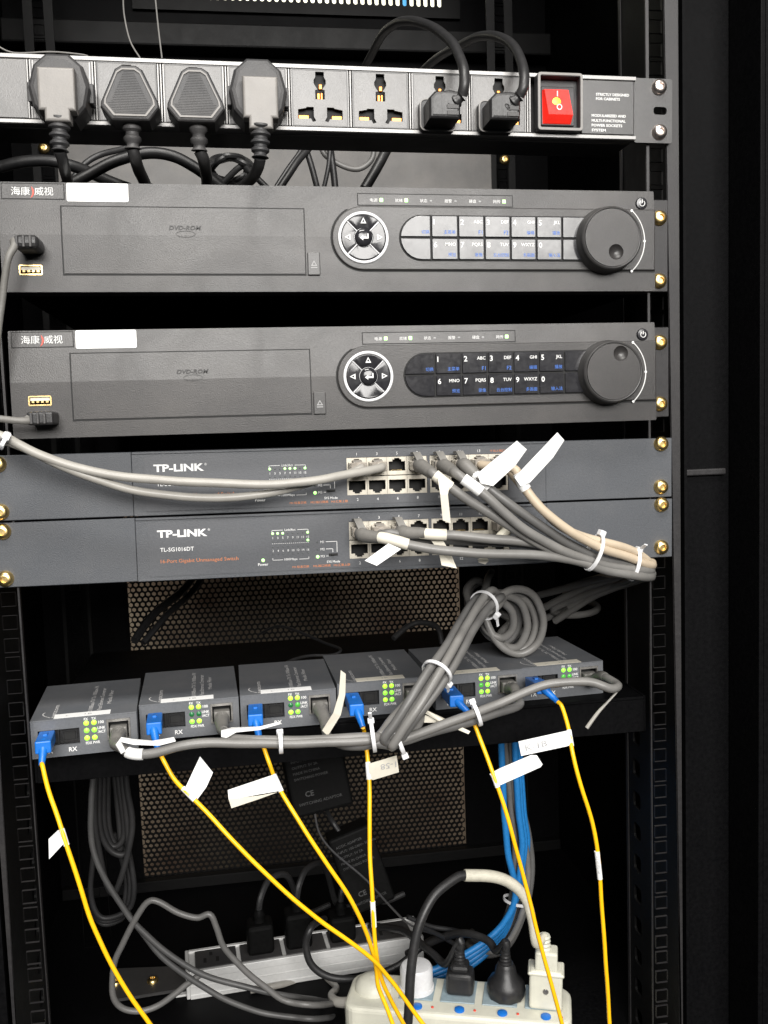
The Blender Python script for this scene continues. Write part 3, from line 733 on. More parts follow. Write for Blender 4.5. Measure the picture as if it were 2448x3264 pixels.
# ================================================================ six media converters on the shelf
CONV = [(6.5, 8.5, 3.9), (78.0, 28.5, 2.4), (150.6, 33.5, 0.6), (224.3, 46.0, 1.6), (301.2, 46.8, 2.6), (371.0, 52.2, 3.6)]
CW, CD, CH = 71.6, 94.0, 27.0
CZ = -121.1
LEDS = [('ledy', 'ledy', 'ledg', 'ledg', 'ledy', 'ledy'), ('ledy', 'ledy', 'ledd', 'ledd', 'ledg', 'ledy'), ('ledy', 'ledy', 'ledd', 'ledm', 'ledy', 'ledg'),
        ('ledy', 'ledy', 'ledg', 'ledg', 'ledy', 'ledg'), ('ledy', 'ledy', 'ledm', 'ledg', 'ledg', 'ledy'), ('ledg', 'ledg', 'ledm', 'ledm', 'ledg', 'ledg')]
CLAB = ['grey media converter at the left rail end of the shelf, all lights lit', 'grey media converter second from the left rail on the shelf',
        'grey media converter third from the left rail on the shelf', 'grey media converter fourth from the left rail, curled paper tag in front',
        'grey media converter on the shelf behind the tied cable bundle', 'grey media converter at the right rail end, beside the shelf corner']
conv_src = []
converters = []
def build_converter(i):
    x, y, a = CONV[i]
    t = thing('media_converter', CLAB[i], 'media converter', (x, y, CZ), (0, 0, math.radians(a)), 'media converters on the shelf')
    converters.append(t)
    led_h = [circ(xx, zz, 1.75, 12) for zz in (22.2, 16.9, 11.5) for xx in (37.2, 42.4)]
    if conv_src:
        for src, subs in conv_src:
            n = share(src, t, (0, 0, 0))
            for s in subs: share(s, n)
    else:
        def put(*a, **k): 
            o = obj(*a, **k); conv_src.append((o, [])); return o
        put('front_panel', plate2d(rect(.2, CW - .2, .2, CH - .2), [rect(4.6, 32.4, 8.2, 19.6), rect(50.8, 67.0, 8.8, 23.4)], 0, 2), 'conv', t, smooth=False)
        put('case', MB().box(0, CW, 2, CD, 0, CH, .7, 2), 'conv', t) if False else None
        ring = plate2d(rect(0, CW, 0, CH), [rect(1.2, CW - 1.2, 1.2, CH - 1.2)], 0.6, 15)
        ring.box(0, CW, 15, CD, 0, CH)
        ring.add([(0, -.2, CH - .6), (CW, -.2, CH - .6), (CW, .6, CH), (0, .6, CH), (0, .6, CH - 1.2), (CW, .6, CH - 1.2)], [(0, 1, 2, 3), (0, 4, 5, 1), (0, 3, 4), (1, 5, 2)])
        put('case', ring, 'conv', t, smooth=False)
        op = put('optical_port', MB().box(5, 32, 4, 12, 8.4, 19.4).box(17.6, 18.6, 1.2, 4, 8.6, 19.2).box(20.5, 30.5, 2.6, 4, 10, 18), 'black', t)
        c = obj('dust_shutter', MB().box(21.5, 29.5, 2.2, 2.6, 11, 17, .3, 1), 'gap', op); conv_src[-1][1].append(c)
        jf = put('network_port', plate2d(rect(50.9, 66.9, 8.9, 23.3), [rect(52.1, 65.7, 9.6, 21.6)], -.8, 1.6), 'steel', t, smooth=False)
        c = obj('cavity', MB().box(51, 66.8, 10, 11, 8.9, 23.2).box(51, 52, 1.7, 10, 8.9, 23.2).box(65.8, 66.8, 1.7, 10, 8.9, 23.2), 'gap', jf); conv_src[-1][1].append(c)
        mb = MB()
        text_into(mb, 'FX', 37.2, -.1, 24.4, 1.7, align='c', bold=.02); text_into(mb, 'TX', 42.4, -.1, 24.4, 1.7, align='c', bold=.02)
        text_into(mb, '100', 45.4, -.1, 21.2, 2.0, bold=.02); text_into(mb, 'LINK', 44.6, -.1, 17.2, 1.9, bold=.02, width=5.4); text_into(mb, '/ACT', 44.6, -.1, 14.4, 1.9, bold=.02, width=5.4)
        text_into(mb, 'FDX', 36.2, -.1, 7.0, 1.9, bold=.02, width=4.3); text_into(mb, 'PWR', 41.2, -.1, 7.0, 1.9, bold=.02, width=4.6)
        text_into(mb, 'TX', 8.2, -.1, 3.2, 3.0, bold=.02); text_into(mb, 'RX', 24.6, -.1, 3.2, 3.0, bold=.02)
        put('lettering', mb, 'print', t, smooth=False)
        mb = MB()
        def top(s, xx, yy, h, wd):
            text_into(mb, s, 0, 0, 0, h, width=wd, frame=(Vector((xx, yy, CH + .08)), Vector((0, 1, 0)), Vector((-1, 0, 0))))
        top('10/100Base-TX To 100Base-FX', 40.5, 9, 3.0, 72); top('Fast Ethernet Converter', 46.6, 14, 3.0, 58); top('Media Fiber', 52.6, 28, 3.0, 36)
        put('top_lettering', mb, 'printl', t, smooth=False); mb = MB()
        top('netcom', 16.0, 4, 3.4, 32)
        put('top_lettering', mb, 'printl', t, smooth=False); mb = MB()
        sp = [(12.8 - 6 * math.sin(k / 8 * 2.2), 5 + 14 * k / 8, CH + .1) for k in range(9)]
        mb.ribbon(sp, (1, 0, 0), .35, .05)
        put('logo_swoosh', mb, 'printl', t, smooth=False)
    for k, (xx, zz) in enumerate([(xx, zz) for zz in (22.2, 16.9, 11.5) for xx in (37.2, 42.4)]):
        obj('status_light', MB().lathe([(1.85, -.4), (1.85, .1), (1.3, .65), (.6, .9), (0, .95)], (xx, 0, zz), n=14), LEDS[i][k], t)
    st = obj('sticker', MB().box(15.5, 53.5, 1.6, 11.2, CH + .05, CH + .2), 'white' if i < 3 else 'cream', t)
    mb = MB()
    for s, xx, wd in (('2-', 23 + i % 2, 2.5), ('1B', 36, 5)):
        text_into(mb, s, 0, 0, 0, 2.4, width=wd, frame=(Vector((xx, 5.0, CH + .26)), Vector((1, 0, 0)), Vector((0, 1, 0))))
    obj('handwriting', mb, 'printg', st, smooth=False)
for i in range(6): build_converter(i)
# ================================================================ cords and plugs
def P(*pts): return [at(u, v, y) for u, v, y in pts]
def obox(mb, c, ax, az, sx, sy, sz, r=0.0, seg=2):
    """box centred at c; its y axis along ax (outwards), z axis near az"""
    ay = Vector(ax).normalized(); x_ = ay.cross(Vector(az)).normalized(); z_ = x_.cross(ay)
    t = MB().box(-sx / 2, sx / 2, -sy / 2, sy / 2, -sz / 2, sz / 2, r, seg)
    mb.add([Vector(c) + x_ * p[0] + ay * p[1] + z_ * p[2] for p in t.v], t.f); return mb
def cord_thing(name, label, cat, pts, r, material, group=None, n=10, part='cord'):
    t = thing(name, label, cat, pts[0], (0, 0, 0), group)
    obj(part, MB().tube(pts, r, n), material, t, world=True)
    return t
PATHS = {}
def spline(pts, sub=12):
    out = []
    for i in range(len(pts) - 1):
        p0 = pts[max(i - 1, 0)]; p1 = pts[i]; p2 = pts[i + 1]; p3 = pts[min(i + 2, len(pts) - 1)]
        for k in range(sub):
            t = k / sub
            out.append(0.5 * ((2 * p1) + (p2 - p0) * t + (2 * p0 - 5 * p1 + 4 * p2 - p3) * t * t + (3 * p1 - p0 - 3 * p2 + p3) * t ** 3))
    return out
def wrap(parent, p, d, r, half, material='white', name='label_band'):
    sp = PATHS[parent.name]; p = Vector(p)
    k = min(range(len(sp)), key=lambda i: (sp[i] - p).length)
    seg = [q for q in sp[max(0, k - 60):k + 60] if (q - sp[k]).length <= half]
    obj(name, MB().tube(seg, r, 14, 1, False), material, parent, world=True)
def flag(parent, pts, material='white', name='label_flag', th=.45, write=None):
    f = obj(name, MB().card(pts, th), material, parent, world=True, smooth=False)
    if write:
        s, o, a, b, h, wd = write
        a = Vector(a).normalized(); b = Vector(b).normalized()
        nrm = (Vector(pts[1]) - Vector(pts[0])).cross(Vector(pts[2]) - Vector(pts[0])).normalized()
        if nrm.y > 0: nrm = -nrm
        obj('handwriting', text_into(MB(), s, 0, 0, 0, h, width=wd, frame=(Vector(o) + nrm * .9, a, b)), 'pencil', f, world=True, smooth=False)
    return f
def tie(label, p, d, r, head, rz=None, tail=0.0, group='white cable ties'):
    d = Vector(d).normalized()
    a = d.cross(Vector((0, 0, 1))); a = a.normalized() if a.length > .1 else Vector((1, 0, 0)); b = a.cross(d)
    t = thing('cable_tie', label, 'cable tie', p, (0, 0, 0), group)
    rz = rz or r
    vs = []; fs = []; n = 28
    for k in range(n):
        an = 2 * math.pi * k / n; e = a * math.cos(an) * r + b * math.sin(an) * rz; u = e.normalized()
        for s, h in ((-1.3, 0), (1.3, 0), (1.3, 1.0), (-1.3, 1.0)): vs.append(Vector(p) + e + d * s + u * h)
    for k in range(n):
        for j in range(4): fs.append((4 * k + j, 4 * k + (j + 1) % 4, 4 * ((k + 1) % n) + (j + 1) % 4, 4 * ((k + 1) % n) + j))
    obj('band', MB().add(vs, fs), 'tie', t, world=True)
    hv = a * math.cos(head) * (r + 1.6) + b * math.sin(head) * (rz + 1.6)
    mb = MB(); obox(mb, Vector(p) + hv, hv, d, 5.2, 4.2, 4.6, .7, 2)
    obj('head', mb, 'tie', t, world=True)
    if tail:
        hn = hv.normalized(); tt = d.cross(hn)
        obj('tail', MB().ribbon([Vector(p) + hv, Vector(p) + hv + tt * tail * .5 + hn * 2, Vector(p) + hv + tt * tail + hn * 5], d, 1.2, .9), 'tie', t, world=True)
    return t

# ---- four moulded mains plugs on the left of the power strip
G1 = 'mains plugs in the rack power strip'
def relief(t, p0, p1, r0, r1, ribs, material='plugg'):
    p0, p1 = Vector(p0), Vector(p1); pts = []; rr = []
    for k in range(ribs * 4 + 1):
        f = k / (ribs * 4); pts.append(p0.lerp(p1, f)); base = r0 + (r1 - r0) * f
        rr.append(base if k % 4 in (0, 1) else base * .72)
    obj('strain_relief', MB().tube(pts, rr, 14, 1, False), material, t, world=True)
def schuko(label, bc, fc, neck, r0, r1, cord):
    t = thing('mains_plug', label, 'plug', bc, (0, PT, 0), G1)
    o = MB(); c = Vector((0, 0, 0))
    octg = [(-9, -20), (9, -20), (16, -12), (18.5, 0), (15, 13), (7, 20), (-7, 20), (-15, 13), (-18.5, 0), (-16, -12)]
    o.prism(octg, -12, 11.4, 4, 3)
    obj('body', o, 'plugg', t)
    for s in (-1, 1):
        ribs = MB()
        for k in range(3): ribs.box(s * 18.6 - 1.4, s * 18.6 + 1.4, -3 + 4 * k, -1 + 4 * k, -7, 5, .4, 1)
        obj('grip_ribs', ribs, 'plugg', t)
    d = Vector(fc) - Vector(bc)
    blk = [(-7.5, -19.5), (7.5, -19.5), (7.5, -13), (11, -13), (11, 12.5), (-11, 12.5), (-11, -13), (-7.5, -13)]
    obj('grip_block', MB().prism([(x + d.x, z + d.z) for x, z in blk], d.y, -11.5, 1.6, 3), 'plugf', t)
    relief(t, r0, r1, 6.8, 5.6, 4); obj('cord', MB().tube([r1] + cord, 3.7, 10), 'rubber', t, world=True)
schuko('black two-part mains plug with worn grey grip, first beside the blank panel', at(133, 200, -20), at(121, 190, -42), None, at(126, 256, -36), at(128, 328, -36),
       P((135, 350, -30), (143, 380, -12), (156, 410, 25), (170, 420, 80), (200, 415, 160)))
schuko('black two-part mains plug with worn grey grip, next to an empty socket', at(557, 208, -20), at(563, 208, -41), None, at(565, 274, -36), at(564, 342, -36),
       P((560, 360, -30), (545, 385, -12), (520, 405, 20), (500, 412, 90), (470, 410, 150)))
def tri_plug(label, fc, r0, r1, cord):
    t = thing('mains_plug', label, 'plug', fc, (0, PT, 0), G1)
    poly = [(-4.5, 17), (4.5, 17), (8.5, 14.5), (17.5, -5), (18, -8.5), (11.5, -16.5), (-11.5, -16.5), (-18, -8.5), (-17.5, -5), (-8.5, 14.5)]
    obj('body', MB().prism(poly, 0, 22, 2.2, 3), 'plugg', t)
    ins = [(x * .86, z * .86) for x, z in poly]; ins2 = [(x * .80, z * .80) for x, z in poly]
    obj('raised_rim', plate2d(ins, [ins2], -.7, .3), 'plugf', t, smooth=False)
    hat = MB()
    for k in range(-13, 14):
        z = k * 1.0
        hw = 3 + (13 - z) * .45 if z > -6 else 13.4 - (-6 - z) * .7
        hat.box(-min(hw, 13), min(hw, 13), -.25, .1, z - .3, z + .3)
    obj('ribbed_grip', hat, 'plugg', t, smooth=False)
    relief(t, r0, r1, 6.2, 5.4, 3); obj('cord', MB().tube([r1] + cord, 3.9, 10), 'rubber', t, world=True)
tri_plug('black rounded-triangle mains plug next to the first grey-gripped plug', at(279, 200, -33), at(283, 252, -24), at(286, 322, -22),
         P((292, 345, -18), (303, 375, 0), (318, 405, 30), (330, 410, 100), (320, 405, 170)))
tri_plug('black rounded-triangle mains plug next to the last grey-gripped plug', at(422, 204, -33), at(428, 254, -24), at(430, 325, -22),
         P((440, 345, -18), (447, 375, 0), (448, 405, 30), (455, 415, 100), (490, 410, 170)))
def side_plug(label, c, body, r0, r1, cord):
    t = thing('adapter_plug', label, 'plug', c, (0, PT, 0), 'black adapter plugs with looping cords')
    obj('flange', MB().prism(rrect(-12.5, 12.5, -10.5, 10.5, 4, 4), -3.4, 2.4, 1.4, 3), 'plugg', t)
    obj('flange_edge', plate2d(rrect(-12.6, 12.6, -10.6, 10.6, 4, 4), [rrect(-11.8, 11.8, -9.8, 9.8, 3.4, 4)], -3.8, -3.3), 'plugf', t, smooth=False)
    b = Vector(body) - Vector(c)
    obj('body', MB().prism([(-10, -8.5), (10, -8.5), (11, -4), (11, 9), (4, 10), (-6, 9), (-10, 5)], -24, -3.5, 2.5, 3), 'black', t)
    obj('grip_slot', MB().box(1.5, 9.5, -24.5, -23.8, -2.4, .4, .2, 1).box(1.5, 9.5, -24.5, -23.8, -6.4, -3.6, .2, 1), 'plugg', t)
    relief(t, r0, r1, 5.6, 4.2, 2, 'black'); obj('cord', MB().tube([r1] + cord, [3.5] * (len(cord) + 1), 10), 'rubber', t, world=True)
side_plug('black adapter plug in the socket beside the empty ones, cord arching up', at(944, 252, -11), at(955, 250, -34), at(968, 232, -30), at(996, 208, -34),
          P((1001, 180, -36), (997, 140, -30), (977, 95, -10), (940, 62, 20), (890, 46, 60), (850, 55, 110), (820, 85, 150), (790, 140, 200)))
side_plug('black adapter plug in the socket beside the red switch, cord arching up', at(1070, 255, -11), at(1082, 252, -34), at(1096, 234, -30), at(1122, 208, -34),
          P((1131, 185, -36), (1130, 150, -30), (1116, 108, -10), (1085, 82, 20), (1045, 78, 60), (1000, 95, 100), (950, 122, 150), (900, 165, 200)))

# ---- cords lying on the upper recorder behind the power strip
G2 = 'black cords behind the power strip'
CL = ['thick black cable arching low behind the first mains plug', 'thick black cable arching highest behind the triangular plugs', 'thin black cable rising beside the thick arch', 'thin black cable springing out of the coil', 'thin black cable slanting beside a thicker one below the empty sockets', 'black cable slanting from the recorder up to the empty sockets', 'black cable leaning the other way below the empty sockets', 'thinnest black cable dropping inside the grey loop', 'straight black cable beside the thinnest one', 'thick black cable slanting alone below the first adapter plug']
for ci, (pts, r) in enumerate((
    ([(-40, 378, 150), (10, 360, 150), (60, 350, 150), (115, 350, 150), (165, 362, 150), (220, 385, 140), (280, 408, 130)], 4.6),
    ([(130, 408, 100), (190, 378, 110), (250, 347, 115), (315, 332, 120), (375, 340, 120), (430, 368, 120), (480, 408, 120)], 4.6),
    ([(150, 400, 180), (180, 357, 185), (220, 333, 190), (275, 318, 200), (330, 300, 210)], 2.6),
    ([(470, 408, 120), (520, 360, 140), (545, 375, 130), (580, 408, 120)], 2.6),
    ([(596, 408, 160), (622, 368, 165), (650, 325, 170), (660, 290, 175)], 2.4),
    ([(605, 408, 130), (640, 352, 140), (668, 318, 150), (680, 290, 160)], 3.0),
    ([(686, 408, 150), (674, 360, 150), (660, 315, 150), (655, 290, 150)], 2.6),
    ([(700, 408, 150), (710, 362, 150), (714, 318, 150), (714, 290, 150)], 2.0),
    ([(724, 408, 170), (718, 362, 170), (712, 318, 170), (710, 290, 170)], 3.0),
    ([(788, 408, 120), (812, 368, 125), (832, 330, 130), (850, 295, 140)], 4.2))):
    c = obj('black_cable', MB().tube(P(*pts), r, 10), 'rubber'); tag(c, CL[ci], 'cable', G2)
c = obj('grey_cable', MB().tube(P((690, 300, 180), (700, 333, 180), (738, 358, 180), (775, 365, 180), (803, 345, 180), (808, 310, 180), (806, 290, 180)), 2.4, 10), 'cabled'); tag(c, 'thin grey cord hanging in a loop behind the power strip', 'cord')
lp = []
for k in range(58):
    a = k * .55; rr = 1 + .16 * math.sin(k * 1.3)
    lp.append(at(496 + 44 * rr * math.cos(a), 366 + 27 * rr * math.sin(a), 150 + 14 * math.sin(k * .9)))
c = obj('coiled_cable', MB().tube(lp, 2.5, 8, 3), 'rubber'); tag(c, 'black cord wound into a tight coil behind the power strip', 'cord')
for pts, l in (([(266, -20, 20), (268, 30, 20), (281, 88, 16), (303, 126, 10)], 'thin bent grey wire rising from the power strip'), ([(334, -20, 20), (342, 60, 18), (350, 126, 10)], 'thin straight grey wire rising from the power strip'),
    ([(-10, 96, 12), (30, 114, 8), (110, 112, 6), (170, 117, 4), (190, 121, 2)], 'thin grey wire lying along the top of the power strip')):
    c = obj('thin_wire', MB().tube(P(*pts), .5, 6), 'cable'); tag(c, l, 'wire')

# ---- usb plugs in the recorders
def usb(label, c, ang, cord, lie):
    t = thing('usb_plug', label, 'usb plug', c, (0, 0, 0), 'usb plugs in the recorders')
    o = MB()
    if lie: obox(o, Vector(c) + Vector((2, -9, 0)), (0, -1, 0), (0, 0, 1), 16, 20, 8.4, 1.6, 3)
    else: obox(o, Vector(c) + Vector((2, -10, 0)), (0, -1, 0), (0, 0, 1), 15, 22, 9, 3.5, 3)
    obj('body', o, 'black', t, world=True)
    g = MB()
    for k in range(3): obox(g, Vector(c) + Vector((-3 + 4 * k, -20.4 if lie else -21.4, 0)), (0, -1, 0), (0, 0, 1), 1.6, 1.2, 7, .3, 1)
    obj('grip_ridges', g, 'plugg', t, world=True)
    obj('cord', MB().tube([Vector(c) + Vector((-5, -17, 0))] + cord, [3.0, 2.4] + [2.2] * (len(cord) - 1), 10), 'boot', t, world=True)
usb('black usb plug in the upper recorder with grey cord hanging down', dvr1.matrix_basis @ Vector((0, 0, 0)) * 1000 + Vector((18, -1, 27.4)), 0,
    P((30, 537, -42), (18, 560, -44), (8, 610, -42), (2, 670, -40), (-6, 740, -40), (-20, 820, -40)), False)
usb('black usb plug in the lower recorder with cord leaving sideways', Vector((15.3, -20, 101.2)) + Vector((19, -1, 12.6)), 0,
    P((62, 908, -40), (38, 908, -42), (10, 906, -42), (-20, 903, -42), (-60, 900, -42)), True)

# ================================================================ network cables of the switches
def port_pos(sw, c, row=0):
    x = (232.0 + 7.15 + 14.3 * c) if c < 4 else (291.2 + 7.17 + 14.3 * (c - 4))
    base = 46.9 if sw == 1 else 2.0
    z = 29.5 if row == 0 else 16.1
    return Vector((x * math.cos(ST) + z * math.sin(ST), -3, base - x * math.sin(ST) + z * math.cos(ST)))
def rj45(t, p, boot=True, nxt=None, clear='clear'):
    o = MB(); obox(o, p + Vector((0, -5, 0)), (0, -1, 0), (0, 0, 1), 11.2, 17, 6.6, .5, 1)
    pl = obj('modular_plug', o, clear, t, world=True)
    o = MB().ribbon([p + Vector((0, -11, 3.6)), p + Vector((0, -4, 5.0)), p + Vector((0, 2, 4.2))], (1, 0, 0), 3.0, .9)
    obj('latch', o, clear, pl, world=True)
    if boot:
        q = Vector(nxt)
        d = (q - p); s0 = p + Vector((0, -10, 0)); s1 = p + Vector((1.0, -20, -.8)); s2 = s1 + (q - s1).normalized() * 10; s3 = s1 + (q - s1).normalized() * 16
        obj('rubber_boot', MB().tube([s0, p + Vector((.2, -15, 0)), s1, s2, s3], [5.2, 5.0, 4.8, 4.2, 3.4], 14, 4), 'boot', t, world=True)
        o = MB().ribbon([s1 + Vector((-1, 2, 3.6)), p + Vector((-1.4, -15, 7)), p + Vector((-2.2, -12, 9.6)), p + Vector((-3, -7, 9.2))], (1, 0, 0), 2.6, 1.6)
        obj('boot_tab', o, 'boot', t, world=True)
        return s2
G3 = 'grey network cables plugged into the switches'
def sw_cable(label, sw, c, pts, r=3.3, material='cable', boot=True, group=G3, clear='clear'):
    p = port_pos(sw, c)
    t = thing('network_cable', label, 'network cable', p, (0, 0, 0), group)
    pp = P(*pts)
    if boot:
        s = rj45(t, p, True, pp[0], clear); path = [s] + pp
    else:
        rj45(t, p, False, None, clear); path = [p + Vector((0, -11, -.5)), p + Vector((0, -17, -.8))] + pp
    obj('cord', MB().tube(path, r, 12), material, t, world=True); PATHS[t.name] = spline(path)
    return t
light = 'light grey cables to the left post'
sw_cable('upper of two light grey cables sagging across the upper switch face', 1, 1, [(790, 1018, -25), (740, 1027, -30), (680, 1037, -34), (600, 1044, -36), (480, 1044, -36), (370, 1039, -36), (270, 1030, -34), (170, 1010, -34), (90, 984, -36), (40, 960, -38), (12, 946, -40), (-50, 925, -40)], 3.0, 'cablel', False, light)
sw_cable('lower of two light grey cables sagging across the upper switch face', 1, 0, [(745, 1026, -22), (690, 1036, -26), (620, 1056, -28), (540, 1070, -30), (460, 1076, -30), (390, 1073, -30), (300, 1061, -30), (200, 1032, -32), (120, 1000, -34), (60, 971, -36), (14, 954, -38), (-50, 940, -38)], 2.8, 'cablel', False, light)
tie('white cable tie on the two light cables at the left post', at(10, 952, -39), at(90, 984, -36) - at(12, 948, -40), 5.2, .4, tail=9)
BACK = [(1404, 1236, -14), (1402, 1236, 6), (1372, 1243, 40), (1310, 1260, 80)]
cA = sw_cable('grey booted cable from upper switch with cream tag hanging down', 1, 3, [(940, 1024, -38), (985, 1058, -40), (1019, 1082, -40), (1094, 1130, -40), (1169, 1176, -38), (1244, 1206, -32), (1319, 1230, -24), (1385, 1240, -18), (1403, 1241, 2), (1360, 1250, 45), (1290, 1275, 90), (1225, 1300, 130), (1195, 1318, 150), (1230, 1328, 160), (1282, 1322, 170), (1288, 1308, 200), (1250, 1290, 260)])
cB = sw_cable('grey booted cable from upper switch with plain white band', 1, 4, [(992, 1024, -42), (1044, 1064, -46), (1089, 1106, -46), (1144, 1150, -44), (1219, 1190, -38), (1284, 1213, -30), (1344, 1228, -23), (1392, 1233, -16), (1401, 1234, 4), (1350, 1244, 50), (1250, 1275, 110), (1180, 1310, 150), (1120, 1345, 190)])
cC = sw_cable('dark grey cable from upper switch with broad white flag', 1, 5, [(1034, 1030, -30), (1064, 1060, -34), (1109, 1094, -36), (1169, 1136, -35), (1234, 1176, -31), (1294, 1206, -25), (1350, 1222, -19), (1394, 1227, -12), (1401, 1229, 6), (1350, 1240, 50), (1240, 1265, 110), (1150, 1290, 160)], material='cabled')
cD = sw_cable('beige cable from upper switch with tall white flag', 1, 6, [(1108, 1012, -36), (1134, 1054, -40), (1174, 1103, -42), (1234, 1149, -40), (1294, 1181, -33), (1350, 1202, -24), (1396, 1219, -14), (1402, 1223, 6), (1330, 1240, 60), (1220, 1270, 130)], 3.2, 'beige', False, 'beige cables bundled with the grey ones')
cE = sw_cable('beige cable from upper switch running behind the flagged beige one', 1, 7, [(1150, 1075, -28), (1200, 1128, -32), (1254, 1157, -32), (1319, 1174, -26), (1372, 1193, -18), (1399, 1213, -8), (1400, 1220, 10), (1320, 1245, 70), (1220, 1280, 140)], 3.1, 'beige', False, 'beige cables bundled with the grey ones')
cF = sw_cable('grey booted cable from lower switch with white tag pointing down', 2, 0, [(830, 1160, -36), (860, 1168, -38), (894, 1177, -40), (974, 1189, -42), (1074, 1195, -42), (1169, 1199, -40), (1244, 1210, -34), (1319, 1234, -27), (1385, 1246, -20), (1404, 1247, 0), (1360, 1258, 45), (1280, 1290, 100), (1200, 1340, 150)])
cG = sw_cable('grey booted cable from lower switch with cream tag partly hidden', 2, 2, [(908, 1150, -30), (939, 1153, -32), (994, 1156, -34), (1069, 1163, -35), (1144, 1171, -35), (1209, 1186, -32), (1269, 1205, -27), (1344, 1232, -20), (1395, 1240, -10), (1400, 1242, 8), (1330, 1262, 70), (1230, 1310, 130)])
cH = sw_cable('grey cable with clear plug from lower switch, lying behind the others', 2, 1, [(850, 1150, -22), (910, 1164, -22), (1000, 1168, -22), (1100, 1172, -24), (1180, 1184, -24), (1264, 1206, -20), (1340, 1232, -14), (1392, 1238, -6), (1396, 1240, 12), (1310, 1270, 80)], 2.7, 'cabled', False)
# short cable tail in the last lower port
t = thing('network_plug', 'clear network plug with frayed whitish boot in the lower switch', 'plug', port_pos(2, 7))
rj45(t, port_pos(2, 7), False); obj('frayed_boot', MB().tube([port_pos(2, 7) + Vector((0, -11, 0))] + P((1096, 1144, -26), (1082, 1156, -28), (1070, 1166, -26)), [3.6, 3.8, 3.2, 2.4], 10), 'tape', t, world=True)
# labels on these cables
def zz(x, y): return (694 + x * .5, 908 + y * .5)
def zp(*q): return [at(*zz(x, y), Y) for x, y, Y in q]
wrap(cA, at(959, 1038, -39), at(985, 1058, -40) - at(940, 1024, -38), 4.0, 7, 'cream')
flag(cA, zp((503, 250, -44), (558, 262, -44), (547, 320, -45), (560, 446, -42), (525, 432, -42), (514, 320, -45)), 'cream')
wrap(cB, at(1018, 1045, -44), at(1044, 1064, -46) - at(992, 1024, -42), 4.0, 8, 'white')
flag(cC, zp((845, 88, -52), (888, 126, -52), (838, 196, -48), (742, 284, -42), (690, 272, -40), (672, 232, -40)), 'white')
wrap(cC, at(1045, 1040, -32), at(1064, 1060, -34) - at(1034, 1030, -30), 4.0, 7, 'white')
flag(cD, zp((1020, 52, -56), (1050, 86, -56), (1002, 160, -52), (902, 268, -46), (862, 286, -44), (835, 246, -44)), 'white')
wrap(cD, at(1127, 1043, -40), at(1134, 1054, -40) - at(1108, 1012, -36), 4.0, 7, 'white')
wrap(cF, at(853, 1166, -38), at(894, 1177, -40) - at(830, 1160, -36), 4.0, 10, 'cream')
flag(cF, zp((188, 606, -52), (290, 532, -46), (345, 556, -46), (240, 628, -52)), 'white')
wrap(cG, at(937, 1153, -32), Vector((1, 0, 0)), 4.0, 9, 'cream')
flag(cG, zp((460, 500, -30), (515, 500, -30), (560, 575, -29), (586, 640, -30), (520, 626, -30), (505, 560, -29)), 'cream')
flag(cH, zp((676, 600, -24), (716, 585, -24), (724, 608, -24), (708, 622, -24), (680, 614, -24)), 'cream')
tie('white cable tie round the bundle of switch cables', at(1283, 1193, -30), at(1344, 1222, -22) - at(1234, 1172, -32), 7.5, 1.5, 13)
tie('white cable tie near the right post where the switch cables turn back', at(1370, 1222, -18), Vector((1, 0, -.3)), 6.5, 1.5, 10.5, tail=9)
# ================================================================ converter cables and their tied bundle
def cw(i, x, y, z):
    X, Y, a = CONV[i]; a = math.radians(a)
    return Vector((X + x * math.cos(a) - y * math.sin(a), Y + x * math.sin(a) + y * math.cos(a), CZ + z))
BUND = P((836, 1600, -36), (862, 1568, -38), (900, 1518, -36), (942, 1456, -26), (978, 1400, -10), (1008, 1355, 6), (1038, 1314, 22), (1064, 1292, 36))
def strand(k, rad=6.4):
    out = []
    for i, p in enumerate(BUND):
        d = (BUND[min(i + 1, 7)] - BUND[max(i - 1, 0)]).normalized()
        a = d.cross(Vector((0, 1, 0))).normalized(); b = a.cross(d)
        an = k * 2 * math.pi / 5 + i * .25 + .4
        r = 0 if k == 5 else rad * (1.0 + .12 * math.sin(i * 1.7 + k))
        out.append(p + a * math.cos(an) * r + b * math.sin(an) * r)
    return out
COIL = [
 [(1108, 1272, 55), (1152, 1286, 66), (1174, 1338, 74), (1164, 1388, 80), (1128, 1412, 82), (1090, 1402, 82), (1062, 1368, 84), (1046, 1325, 90), (1046, 1285, 105), (1052, 1258, 125), (1060, 1235, 160)],
 [(1098, 1282, 60), (1140, 1300, 74), (1158, 1348, 82), (1142, 1394, 86), (1104, 1404, 88), (1066, 1378, 92), (1044, 1340, 98), (1016, 1305, 110), (1008, 1275, 124), (1028, 1254, 140), (1048, 1262, 160)],
 [(1088, 1290, 64), (1116, 1312, 78), (1120, 1350, 86), (1096, 1384, 90), (1060, 1376, 94), (1038, 1348, 104), (1012, 1312, 124), (1014, 1276, 140), (1036, 1256, 165)],
 [(1082, 1296, 56), (1106, 1322, 66), (1108, 1356, 74), (1086, 1378, 80), (1056, 1366, 86), (1046, 1344, 96), (1070, 1322, 108), (1104, 1340, 116), (1126, 1372, 118)],
 [(1110, 1282, 64), (1150, 1304, 78), (1166, 1352, 86), (1148, 1402, 88), (1112, 1414, 92), (1092, 1398, 104), (1120, 1370, 118), (1180, 1335, 150), (1230, 1312, 190)],
 [(1096, 1286, 56), (1128, 1306, 66), (1140, 1352, 74), (1122, 1394, 80), (1094, 1396, 86), (1080, 1372, 98), (1110, 1340, 116), (1150, 1310, 150)]]
